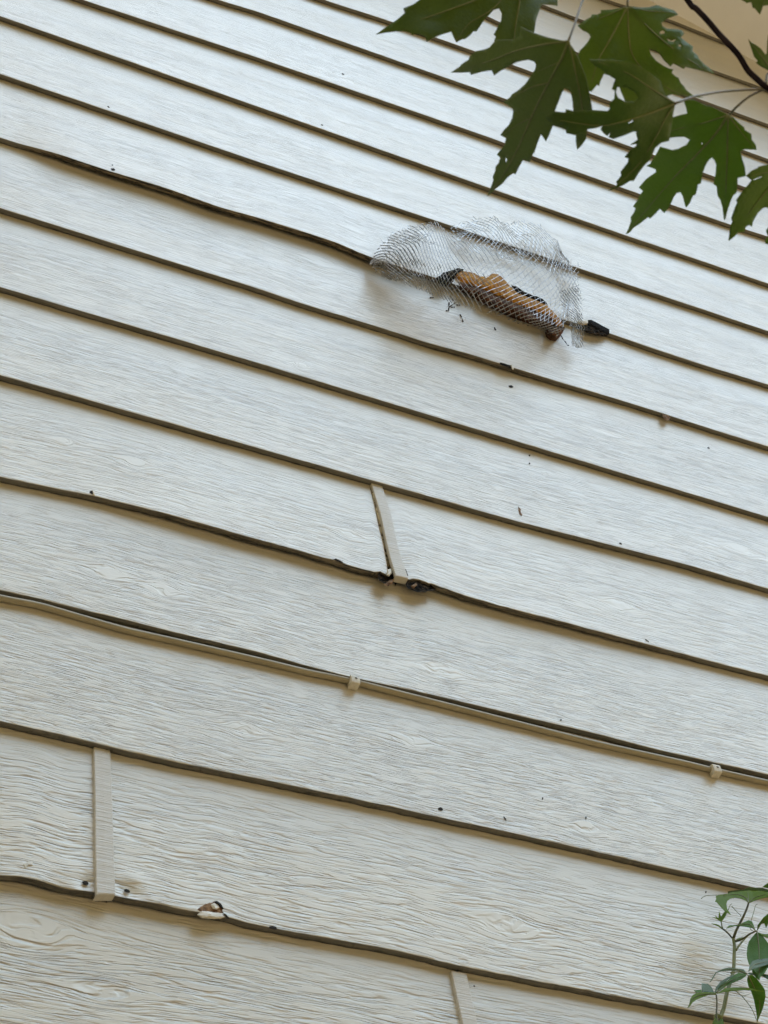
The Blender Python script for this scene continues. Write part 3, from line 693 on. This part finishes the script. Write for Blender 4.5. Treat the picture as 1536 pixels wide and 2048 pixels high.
blob('rotten_wood', 4, [(1020,569),(1032,573),(1048,583),(1066,590),(1086,598),(1098,610),(1080,606),(1056,596),(1034,586)], .006, MROT, B[4], 63, .6)
# twig crumbs
def c8(x, y): return (860+x/6.144, 530+y/6.144)
tw = [((0,402),(42,399),'dark crumb of twig left of the twig cluster'),((236,458),(230,546),'upright twig crumb of the small cluster'),((238,516),(318,460),'forked twig crumb in the small cluster'),
      ((262,518),(302,516),'short flat crumb at the foot of the small cluster'),((325,490),(372,490),'flat crumb just right of the twig cluster'),((196,560),(232,560),'dark blunt crumb below the twig cluster'),
      ((370,606),(406,694),'thin slanting twig below the cluster'),((792,768),(810,796),'lone dark crumb under the middle of the mesh'),((250,372),(286,432),'slanting crumb above the twig cluster'),
      ((1500,860),(1660,905),'bent twig hanging beneath the brown block'),((-150+0,-10),(-140,-4),'')]
for a, b, lab in tw[:-1]:
    if 'bent' in lab:
        pl = [(1122,671),(1127,680),(1131,684),(1135,690),(1138,691)]; pts = [P(u, v, -.014) for u, v in pl]
    else:
        A_, B_ = c8(*a), c8(*b); m_ = ((A_[0]+B_[0])/2+random.uniform(-.6,.6), (A_[1]+B_[1])/2+random.uniform(-.6,.6))
        pts = [on_face(5, *q, .0016) for q in (A_, m_, B_)]
    sp = smooth_path(pts, 4); V_, F_ = tube(sp, [.0009+.0005*math.sin(i) for i in range(len(sp))], 6)
    tag(mesh_pf('twig_crumb', V_, F_, MHOLE, None, True), lab, 'twig', 'dark twig crumbs on the siding under the mesh')

# ---------------------------------------------------------------- leaves
def pip(pts, q):
    c = False; n = len(pts)
    for i in range(n):
        (x1_,y1_),(x2_,y2_) = pts[i], pts[(i+1)%n]
        if (y1_>q[1]) != (y2_>q[1]) and q[0] < (x2_-x1_)*(q[1]-y1_)/(y2_-y1_)+x1_: c = not c
    return c
def leaf(name, outline, place, mat, parent, holes=(), veins=(), grid=9., thick=.0004, vr=.0005, label=None, conv=lambda p: p, vmat=None):
    out = [conv(p) for p in outline]; hs = [[conv(p) for p in h] for h in holes]
    vs = list(out); ed = [(i,(i+1)%len(out)) for i in range(len(out))]
    for h in hs:
        b = len(vs); vs += h; ed += [(b+i, b+(i+1)%len(h)) for i in range(len(h))]
    xs = [p[0] for p in out]; ys = [p[1] for p in out]
    x = min(xs)
    while x < max(xs):
        y = min(ys)
        while y < max(ys):
            q = (x+random.uniform(-.2,.2)*grid, y+random.uniform(-.2,.2)*grid)
            if pip(out, q) and not any(pip(h, q) for h in hs): vs.append(q)
            y += grid
        x += grid
    co, e_, fc, *_ = delaunay_2d_cdt([Vector(q) for q in vs], ed, [], 1, 1e-5)
    F = []
    for f in fc:
        c = (sum(co[i][0] for i in f)/len(f), sum(co[i][1] for i in f)/len(f))
        if pip(out, c) and not any(pip(h, c) for h in hs): F.append(tuple(f))
    V = [place(c[0], c[1]) for c in co]
    me = bpy.data.meshes.new(name); off = parent_loc(parent)
    me.from_pydata([tuple(Vector([float(a) for a in p])-off) for p in V], [], F); me.update()
    me.polygons.foreach_set('use_smooth', [True]*len(me.polygons)); me.materials.append(mat)
    o = link(bpy.data.objects.new(name, me), parent); sm = o.modifiers.new('thick', 'SOLIDIFY'); sm.thickness = thick; sm.offset = 0
    if label: tag(o, label)
    if veins:
        parts = []
        for vl, r0 in veins:
            pl = [place(*conv(p)) for p in vl]; sp = smooth_path(pl, 5); sp = [CC+(p-CC)*.9996 for p in sp]
            parts.append(tube(sp, [vr*r0*1.5*(1-.8*i/(len(sp)-1))+.00008 for i in range(len(sp))], 6))
        V_, F_ = join(parts); mesh_pf('vein', V_, F_, vmat or MVEIN, o, True)
    return o
maple = empty('maple_tree', (-.9, -4.6, 0)); tag(maple, 'maple branch with dark lobed leaves hanging across the upper right', 'tree')
def plc(u0, v0, d0, gu, gv, cur, seed):
    def f(u, v):
        a, b = (u-u0)/100, (v-v0)/100
        return PD(u, v, d0+gu*a+gv*b+cur*(a*a*.6+b*b*.4)+.010*float(fbm(a*1.1+seed, b*1.1, seed, 2)))
    return f
def cv(ox, oy, s): return lambda p: (ox+p[0]/s, oy+p[1]/s)
c1 = cv(740,0,3.84); c2 = cv(890,60,5.12); c3 = cv(1130,0,5.12); c4 = cv(1080,100,5.12); c5 = cv(1236,180,5.12); c6 = cv(1336,0,7.68)
LA = [(45,265),(150,190),(210,150),(268,100),(255,65),(330,35),(380,0),(450,-60),(520,-70),(640,-150),(800,-170),(960,-260),(1120,-300),(1160,-190),(1300,-250),(1420,-160),(1500,-60),(1440,0),(1440,45),(1400,38),(1320,35),(1300,80),(1275,150),(1262,240),(1240,320),(1160,400),(1060,420),(985,400),(955,310),(968,280),(950,265),(985,200),(1008,155),(1012,100),(990,65),(950,75),(910,120),(880,150),(850,195),(820,240),(795,240),(770,270),(730,300),(710,300),(665,325),(645,290),(625,243),(580,255),(525,275),(470,300),(435,320),(425,285),(400,270),(350,260),(322,268),(310,250),(270,240),(200,240),(120,250)]
leaf('leaf', LA, plc(950,20,1.50,.02,-.03,.012,1), MG2, maple, veins=[([(1160,-190),(900,-40),(620,70),(420,140),(100,240)],1.),([(1160,-190),(1150,0),(1120,180),(1100,380)],1.),([(1160,-190),(950,60),(760,180),(665,310)],.7)], conv=c1, label='dark green leaf cut by the top edge')
LB = [(1265,115),(1190,105),(1050,75),(960,45),(915,30),(840,0),(772,-34),(765,60),(700,100),(530,100),(500,125),(460,175),(420,195),(320,215),(260,265),(240,305),(170,350),(150,375),(60,435),(150,437),(255,432),(268,460),(370,430),(480,412),(505,465),(560,425),(640,380),(720,335),(790,315),(860,305),(915,325),(932,355),(925,400),(880,470),(820,555),(760,610),(690,655),(665,690),(600,735),(690,800),(700,830),(690,900),(655,970),(610,1015),(565,1075),(625,1105),(610,1180),(575,1220),(530,1275),(565,1305),(550,1360),(520,1395),(515,1440),(490,1500),(495,1540),(470,1610),(430,1705),(470,1675),(520,1625),(580,1580),(600,1560),(640,1510),(700,1465),(725,1475),(750,1420),(800,1330),(870,1350),(885,1300),(920,1240),(950,1150),(985,1065),(1035,1140),(1065,1080),(1110,965),(1120,900),(1125,830),(1160,740),(1200,640),(1225,595),(1260,605),(1290,640),(1305,720),(1315,830),(1330,900),(1340,1000),(1340,1130),(1345,1180),(1355,1225),(1400,1180),(1445,1115),(1450,1060),(1460,1000),(1500,880),(1510,830),(1490,700),(1470,600),(1440,470),(1390,340),(1340,230),(1300,170)]
leaf('leaf', LB, plc(1080,180,1.36,-.03,.025,.016,2), MG3, maple, veins=[([(1265,115),(1180,320),(1050,560),(900,860),(760,1180),(600,1480),(450,1680)],1.2),([(1265,115),(1000,150),(720,215),(450,320),(100,425)],1.1),([(1265,115),(1320,350),(1380,650),(1410,900),(1370,1180)],1.),([(1050,545),(900,580),(760,650),(640,725)],.6),([(880,900),(760,960),(600,1070)],.5),([(1170,330),(1050,380),(940,430)],.4)], holes=[[(618,1310),(632,1312),(634,1350),(622,1352)]], conv=c2, label='bronze leaf with a long lobe pointing down')
LC = [(640,65),(560,85),(480,100),(365,105),(370,130),(330,150),(275,150),(265,175),(210,205),(130,265),(180,310),(240,340),(262,375),(240,420),(200,470),(150,520),(120,600),(140,760),(200,860),(250,930),(270,940),(330,868),(350,880),(365,830),(400,755),(540,800),(560,900),(620,1050),(760,1080),(900,1040),(1000,1000),(1040,985),(1100,965),(1200,975),(1300,1000),(1420,1000),(1300,970),(1240,920),(1215,880),(1180,845),(1165,800),(1130,780),(1090,745),(1110,712),(1060,700),(1000,670),(930,620),(880,560),(862,502),(930,520),(970,550),(1010,615),(1080,680),(1110,650),(1150,670),(1215,705),(1235,685),(1320,705),(1420,725),(1530,755),(1480,700),(1420,655),(1370,600),(1355,570),(1300,520),(1310,480),(1240,430),(1185,385),(1220,345),(1190,310),(1130,300),(1040,295),(1000,270),(985,235),(1050,190),(1160,150),(1110,105),(1000,75),(960,58),(930,55),(860,75),(780,80),(700,70)]
leaf('leaf', LC, plc(1270,110,1.46,.02,-.02,.014,3), MG1, maple, veins=[([(640,65),(650,300),(690,560),(850,760),(1100,930),(1300,990)],1.),([(640,65),(560,220),(440,440),(340,620),(270,850)],1.),([(640,65),(850,280),(1080,480),(1280,620),(1500,745)],1.),([(640,65),(850,110),(1120,130)],.6),([(640,65),(400,170),(150,260)],.6)],
     holes=[[(968,330),(1000,308),(1025,325),(1015,345),(975,350)],[(1035,390),(1060,400),(1090,415),(1140,398),(1110,430),(1060,420)],[(1155,462),(1180,455),(1195,468),(1175,480)]], conv=c3, label='bright green leaf with insect holes in its right lobe')
LD = [(1386,545),(1306,478),(1266,418),(1236,318),(1106,218),(956,128),(736,98),(506,98),(560,160),(620,190),(670,235),(770,300),(735,400),(765,415),(760,500),(710,545),(715,600),(690,625),(540,615),(340,625),(265,605),(260,640),(150,630),(60,690),(130,770),(200,790),(265,815),(270,850),(360,870),(480,835),(490,810),(560,800),(600,790),(640,775),(620,810),(650,850),(690,880),(735,830),(700,890),(750,910),(860,875),(950,835),(985,835),(1000,920),(925,970),(990,960),(985,985),(930,1020),(915,1040),(865,1095),(905,1110),(900,1150),(870,1190),(825,1250),(830,1290),(780,1350),(790,1390),(695,1440),(780,1415),(860,1380),(920,1340),(960,1340),(1010,1260),(1060,1190),(1130,1120),(1180,1000),(1240,950),(1320,930),(1350,760),(1365,640)]
leaf('leaf', LD, plc(1250,230,1.31,.01,.02,.014,4), MG2, maple, veins=[([(1386,545),(1200,620),(900,720),(600,775),(200,720)],1.1),([(1386,545),(1280,700),(1180,900),(1000,1180),(760,1410)],1.),([(1386,545),(1150,400),(900,240),(600,120)],.8)],
     holes=[[(790,380),(880,380),(970,430),(1010,490),(960,535),(870,525),(800,490),(778,430)],[(900,745),(950,715),(955,732),(920,752)]], conv=c4, label='darkest leaf with a round hole in its upper lobe')
LE = [(1130,255),(1050,215),(950,170),(905,160),(860,140),(770,100),(675,95),(680,130),(700,190),(710,240),(640,255),(560,280),(400,350),(270,410),(185,440),(200,500),(300,520),(430,535),(530,490),(600,482),(680,478),(735,508),(700,560),(620,600),(555,615),(430,580),(400,640),(330,755),(290,775),(385,810),(390,840),(330,880),(290,910),(215,995),(255,1035),(215,1090),(205,1120),(155,1190),(180,1210),(160,1260),(130,1300),(135,1340),(110,1410),(80,1475),(120,1460),(160,1410),(235,1360),(310,1300),(330,1315),(380,1270),(430,1215),(475,1260),(520,1205),(545,1160),(570,1100),(600,1055),(640,1045),(665,1090),(680,1150),(690,1190),(705,1200),(740,1150),(770,1080),(795,1070),(810,1020),(820,965),(850,955),(865,860),(890,790),(920,730),(960,690),(990,720),(1005,760),(1000,850),(980,960),(1010,985),(1020,1080),(1050,1130),(1070,1200),(1085,1330),(1100,1325),(1120,1240),(1150,1150),(1180,1080),(1215,1050),(1225,960),(1225,900),(1310,880),(1300,790),(1270,700),(1255,625),(1300,605),(1420,612),(1410,560),(1370,510),(1365,450),(1300,410),(1290,380),(1230,330),(1180,280)]
leaf('leaf', LE, plc(1390,300,1.42,-.02,.03,.014,5), MG1, maple, veins=[([(1130,255),(1000,450),(800,670),(600,870),(380,1120),(100,1455)],1.2),([(1130,255),(1120,600),(1110,900),(1095,1300)],1.),([(1130,255),(900,330),(650,390),(450,440)],.8),([(1130,255),(1250,420),(1400,600)],.7)], holes=[[(852,540),(862,538),(868,550),(858,558)]], conv=c5, label='mid green leaf with its stalk joining the twig at the right')
LF = [(1310,880),(1370,825),(1430,800),(1440,785),(1536,760),(1700,740),(1850,800),(1920,1000),(1820,1300),(1700,1500),(1600,1600),(1510,1570),(1505,1530),(1536,1500),(1515,1440),(1560,1380),(1570,1280),(1536,1210),(1510,1200),(1480,1210),(1430,1260),(1385,1340),(1370,1400),(1340,1380),(1310,1400),(1290,1450),(1230,1460),(1180,1510),(1130,1545),(1150,1400),(1170,1350),(1160,1310),(1200,1200),(1220,1155),(1210,1130),(1280,1030),(1330,975),(1370,925)]
leaf('leaf', LF, plc(1530,380,1.40,.03,.02,.014,6), MG1, maple, veins=[([(1850,800),(1600,950),(1400,1180),(1150,1510)],1.1),([(1850,800),(1600,830),(1340,880)],.8)], holes=[[(1380,918),(1470,882),(1476,890),(1400,924)]], conv=c5, label='leaf cut by the right edge below the others')
LG = [(1230,600),(1280,650),(1350,690),(1420,740),(1500,840),(1520,820),(1526,650),(1540,520),(1600,560),(1750,700),(1800,900),(1700,1100),(1600,1150),(1536,1080),(1480,1050),(1420,1020),(1350,965),(1380,940),(1320,870),(1290,780)]
leaf('leaf', LG, plc(1530,110,1.44,.03,.02,.014,7), MG2, maple, veins=[([(1600,1150),(1500,950),(1240,620)],.9)], conv=c6, grid=6, label='small pointed leaf against the soffit')
LH = [(1130,0),(1180,25),(1210,50),(1240,35),(1280,35),(1300,120),(1330,125),(1410,225),(1440,150),(1460,90),(1536,80),(1700,60),(1800,-100),(1600,-300),(1300,-250),(1050,-80)]
leaf('leaf', LH, plc(1530,-10,1.38,.02,.02,.014,8), MG2, maple, veins=[([(1600,-300),(1500,-50),(1410,200)],.9)], conv=c6, grid=6, label='leaf tip at the top right corner')
br = [((1240,-260),1.56),((1300,-120),1.50),((1375,0),1.46),((1392,17),1.45),((1414,40),1.44),((1438,68),1.43),((1460,91),1.42),((1479,113),1.415),((1496,141),1.41),((1516,160),1.405),((1529,172),1.40),((1545,182),1.40),((1600,215),1.39),((1700,250),1.38)]
bp_ = [PD(u, v, d) for (u, v), d in br]
over = [np.array(q) for q in ((-.9,-4.6,3.6),(-.75,-4.0,4.15),(-.45,-3.2,4.45),(-.05,-2.45,4.3),(.22,-2.0,3.8),(.34,-1.75,3.35))]
allp = smooth_path(over+bp_, 5); nb = len(allp)
rr = [max(.0021, .034*(1-i/(len(over)*5+4))) if i < len(over)*5+3 else .0021 for i in range(nb)]
V_, F_ = tube(allp, rr, 10); mesh_pf('branch', V_, F_, MBARK, maple, True)
tp = smooth_path([np.array(q) for q in ((-.9,-4.6,-.05),(-.93,-4.62,.6),(-.9,-4.58,2.),(-.86,-4.6,3.6),(-.8,-4.7,5.2),(-.85,-4.8,7.)) ], 6)
V_, F_ = tube(tp, [.17,.165,.15,.14,.135,.13]+[.125-.003*i for i in range(len(tp)-6)], 16); mesh_pf('trunk', V_, F_, MTRUNK, maple, True)
for pl in ([((1213,-60),1.47),((1190,-20),1.44),((1166,0),1.42),((1152,40),1.39),((1137,82),1.365)],[((1262,-80),1.50),((1256,-30),1.48),((1255,12),1.46)],[((1043,-50),1.52),((1100,-90),1.54),((1200,-180),1.54)],
           [((1350,207),1.315),((1390,193),1.34),((1440,184),1.37),((1490,180),1.39),((1529,178),1.40)],[((1457,232),1.41),((1475,212),1.40),((1500,192),1.40),((1529,178),1.40)],[((1532,168),1.41),((1534,150),1.42),((1545,140),1.43)],[((1598,335),1.42),((1590,280),1.40),((1560,200),1.395)]):
    sp = smooth_path([PD(*p, d) for p, d in pl], 5); V_, F_ = tube(sp, .00085, 8); mesh_pf('petiole', V_, F_, MPET, maple, True)

# ---------------------------------------------------------------- creeper at the lower right
vine = empty('creeper_vine', tuple(np.array([P(1445,2048,-.05)[0], -.05, 0]))); tag(vine, 'young green creeper climbing the wall at the lower right corner', 'vine')
va = cv(1366,1740,9.035); vb = cv(1366,1888,9.035)
def vpath(pts, conv, y, r, mat, name='stem'):
    ys = y if hasattr(y, '__len__') else [y]*len(pts)
    sp = smooth_path([P(*conv(p), -yy) for p, yy in zip(pts, ys)], 5)
    if not hasattr(r, '__len__'): r = [r, r]
    V_, F_ = tube(sp, [r[0]+(r[1]-r[0])*i/(len(sp)-1) for i in range(len(sp))], 8); return mesh_pf(name, V_, F_, mat, vine, True)
gx = P(1445,2048,-.05)
rootp = [np.array([gx[0]+.03,-.05,0.]),np.array([gx[0]-.02,-.06,1.0]),np.array([gx[0]+.02,-.05,2.2]),np.array([gx[0]-.002,-.05,gx[2]-.25])]
ms = [P(*vb(p), -.05) for p in ((640,1560),(690,1300),(740,1150),(790,900),(850,700),(900,540),(920,380),(925,200),(930,40))]+[P(*va((912,1245)), -.05)]
sp = smooth_path(rootp+ms, 6); V_, F_ = tube(sp, [.0036-.0012*i/(len(sp)-1) for i in range(len(sp))], 10); mesh_pf('stem', V_, F_, MSTEM, vine, True)
vpath([(910,1240),(960,1100),(1040,940),(1110,800),(1160,680),(1185,600)], va, [.05,.06,.065,.07,.07,.07], [.0022,.0014], MSTEMD)
vpath([(890,1230),(800,1130),(700,1050),(640,1010)], va, .05, [.0013,.0010], MSTEMD)
vpath([(720,1060),(700,1000),(690,930)], va, .052, .0009, MSTEM)
vpath([(915,1290),(1000,1275),(1100,1230),(1200,1160),(1300,1112),(1340,1100)], va, [.05,.055,.06,.07,.075,.075], [.0016,.0011], MSTEMD)
vpath([(960,1450),(1010,1370),(1090,1270),(1170,1190),(1230,1150)], va, .052, [.0016,.0011], MSTEM)
vpath([(600,1560),(605,1250),(612,1050),(600,915)], vb, .055, [.0014,.0011], MSTEMD)
vpath([(860,1340-1338+520),(1000,500),(1100,520),(1165,545)], vb, .06, .0011, MSTEM)
for pts, cvn in (([(820,720),(840,660),(862,625),(885,608)],va),([(1232,910),(1260,820),(1290,720),(1310,640),(1345,618)],va),([(960,860),(1010,890),(1070,940),(1200,910)],vb),([(1070,945),(1140,1030),(1230,1150),(1290,1270),(1330,1380)],vb),([(880,650),(960,740),(1050,830)],va),([(1210,1050),(1230,1080),(1290,1110)],va),([(1350,1446-1338+20),(1500,40),(1620,10)],vb),([(330,515),(400,470),(500,458),(620,452),(720,440)],va)):
    vpath(pts, cvn, .045, [.0006,.0004], MSTEM, 'tendril')
def vp(u0, v0, y0, gu, gv, seed, cur=.003):
    def f(u, v):
        a, b = (u-u0)/10, (v-v0)/10
        return P(u, v, -(y0+gu*a+gv*b+cur*(a*a+b*b)*.12+.003*float(fbm(a*.5+seed, b*.5, seed, 2))))
    return f
VL = [
 (va,[(590,470),(700,445),(810,430),(900,400),(1100,380),(1200,370),(1380,375),(1536,400),(1640,430),(1640,500),(1536,490),(1400,520),(1280,560),(1190,602),(1140,560),(1050,520),(940,500),(850,520),(800,560),(785,620),(800,700),(870,812),(800,770),(740,730),(690,680),(640,620),(610,580),(578,575),(600,520)],.072,.004,.006,MV1,[([(1185,600),(1130,500),(950,440),(720,470)],1.),([(1185,600),(1180,500),(1170,400)],.8),([(1185,600),(1300,500),(1500,440)],.8)]),
 (va,[(810,385),(880,372),(1100,350),(1190,308),(1300,318),(1420,318),(1536,350),(1640,380),(1536,398),(1380,378),(1200,378),(1000,402),(812,425)],.060,.003,-.006,MV3,[]),
 (va,[(1430,312),(1480,270),(1536,235),(1640,190),(1660,310),(1536,332)],.055,.003,-.004,MV2,[]),
 (va,[(780,1060),(830,1005),(900,998),(1020,985),(1100,945),(1190,905),(1250,930),(1280,1000),(1312,1102),(1250,1050),(1150,1030),(1030,1012),(900,1018),(830,1042)],.078,.004,.003,MV2,[([(1310,1100),(1200,980),(1000,1000),(800,1050)],.7)]),
 (va,[(1340,1100),(1345,1000),(1400,930),(1450,860),(1536,790),(1680,750),(1700,950),(1560,920),(1500,1050),(1470,965),(1420,975),(1370,1045)],.075,.004,-.003,MV2,[([(1345,1080),(1450,920),(1600,830)],.8)]),
 (va,[(1330,1120),(1260,1200),(1190,1290),(1160,1400),(1152,1500),(1160,1600),(1190,1700),(1260,1790),(1330,1880),(1380,1990),(1402,1935),(1480,1850),(1540,1760),(1620,1620),(1640,1500),(1600,1400),(1536,1320),(1450,1200),(1370,1130)],.070,.004,.004,MV2,[([(1340,1120),(1370,1400),(1380,1700),(1380,1950)],1.)]),
 (vb,[(1185,490),(1200,400),(1250,310),(1350,275),(1450,268),(1536,255),(1700,230),(1700,340),(1536,372),(1400,412),(1300,442),(1230,475)],.092,-.002,.006,MV3,[([(1190,485),(1300,370),(1600,300)],.8)]),
 (vb,[(1175,565),(1250,556),(1330,620),(1390,700),(1440,760),(1480,830),(1492,950),(1460,1100),(1430,1200),(1380,1320),(1332,1440),(1335,1300),(1310,1150),(1280,1000),(1230,860),(1180,760),(1158,650)],.088,.004,-.004,MV2,[([(1175,565),(1290,800),(1390,1080),(1340,1420)],1.)]),
 (vb,[(1165,535),(1200,550),(1400,575),(1536,625),(1700,650),(1700,520),(1536,556),(1350,548),(1200,520)],.080,.004,.004,MV3,[]),
 (vb,[(1150,530),(1100,460),(950,440),(820,425),(720,450),(590,510),(540,590),(480,697),(525,655),(602,522),(700,492),(850,478),(1000,482),(1130,545)],.082,.004,.004,MV3,[([(1150,530),(950,460),(700,470),(590,515)],.7)]),
 (vb,[(570,870),(595,780),(680,680),(800,605),(900,565),(920,570),(800,650),(690,740),(620,820),(600,880)],.072,.003,.004,MV3,[]),
 (vb,[(605,885),(640,790),(720,715),(830,640),(920,565),(1000,520),(1130,540),(1150,572),(1050,640),(900,700),(780,760),(700,820)],.069,.003,.004,MV2,[([(610,880),(800,700),(1120,555)],.8)]),
 (vb,[(600,902),(680,850),(760,800),(900,788),(1050,783),(1250,808),(1455,850),(1440,865),(1250,842),(1100,832),(900,852),(750,867),(650,892)],.090,.003,.002,MV1,[]),
 (vb,[(600,878),(480,873),(350,873),(240,885),(170,930),(130,1000),(110,1090),(78,1158),(122,1130),(170,1060),(250,1000),(340,965),(450,922),(592,917)],.078,.003,.002,MV1,[([(600,900),(350,915),(170,990),(100,1120)],.8)]),
 (vb,[(562,880),(540,820),(500,760),(450,720),(335,715),(340,860),(450,878)],.070,.003,.006,MV3,[]),
 (vb,[(195,840),(330,828),(342,868),(240,876)],.072,.003,.006,MV2,[]),
 (va,[(690,942),(620,890),(520,850),(600,862),(575,815),(640,872),(650,735),(672,800),(690,842),(750,748),(802,760),(762,850),(702,930)],.055,.003,.006,MV1,[]),
 (vb,[(1240,455),(1310,440),(1400,410),(1500,395),(1530,430),(1480,520),(1400,590),(1380,655),(1320,610),(1260,540)],.076,.004,.004,MV2,[]),
 (vb,[(1400,560),(1460,540),(1536,560),(1640,590),(1680,700),(1600,680),(1500,620)],.083,.004,.004,MV1,[]),
 (va,[(1370,1130),(1420,1150),(1500,1160),(1600,1140),(1680,1180),(1600,1230),(1500,1220),(1430,1190)],.064,.003,.005,MV1,[]),
 (va,[(930,1290),(980,1240),(1060,1215),(1130,1225),(1080,1262),(1010,1290),(950,1310)],.050,.003,.005,MV1,[]),
 (vb,[(520,1500),(540,1400),(590,1330),(640,1400),(700,1330),(740,1420),(730,1520)],.060,.003,.004,MV1,[]),
 (va,[(712,1055),(620,1012),(515,968),(600,978),(655,1000)],.053,.003,.006,MV1,[])]
for i, (cvn, out, y0, gu, gv, mt, vs_) in enumerate(VL):
    c = np.mean([cvn(p) for p in out], 0)
    leaf('leaflet', out, vp(c[0], c[1], y0, gu, gv, 30+i), mt, vine, veins=vs_, grid=2.6, thick=.0004, vr=.0007, conv=cvn)
print('built', len(bpy.data.objects))
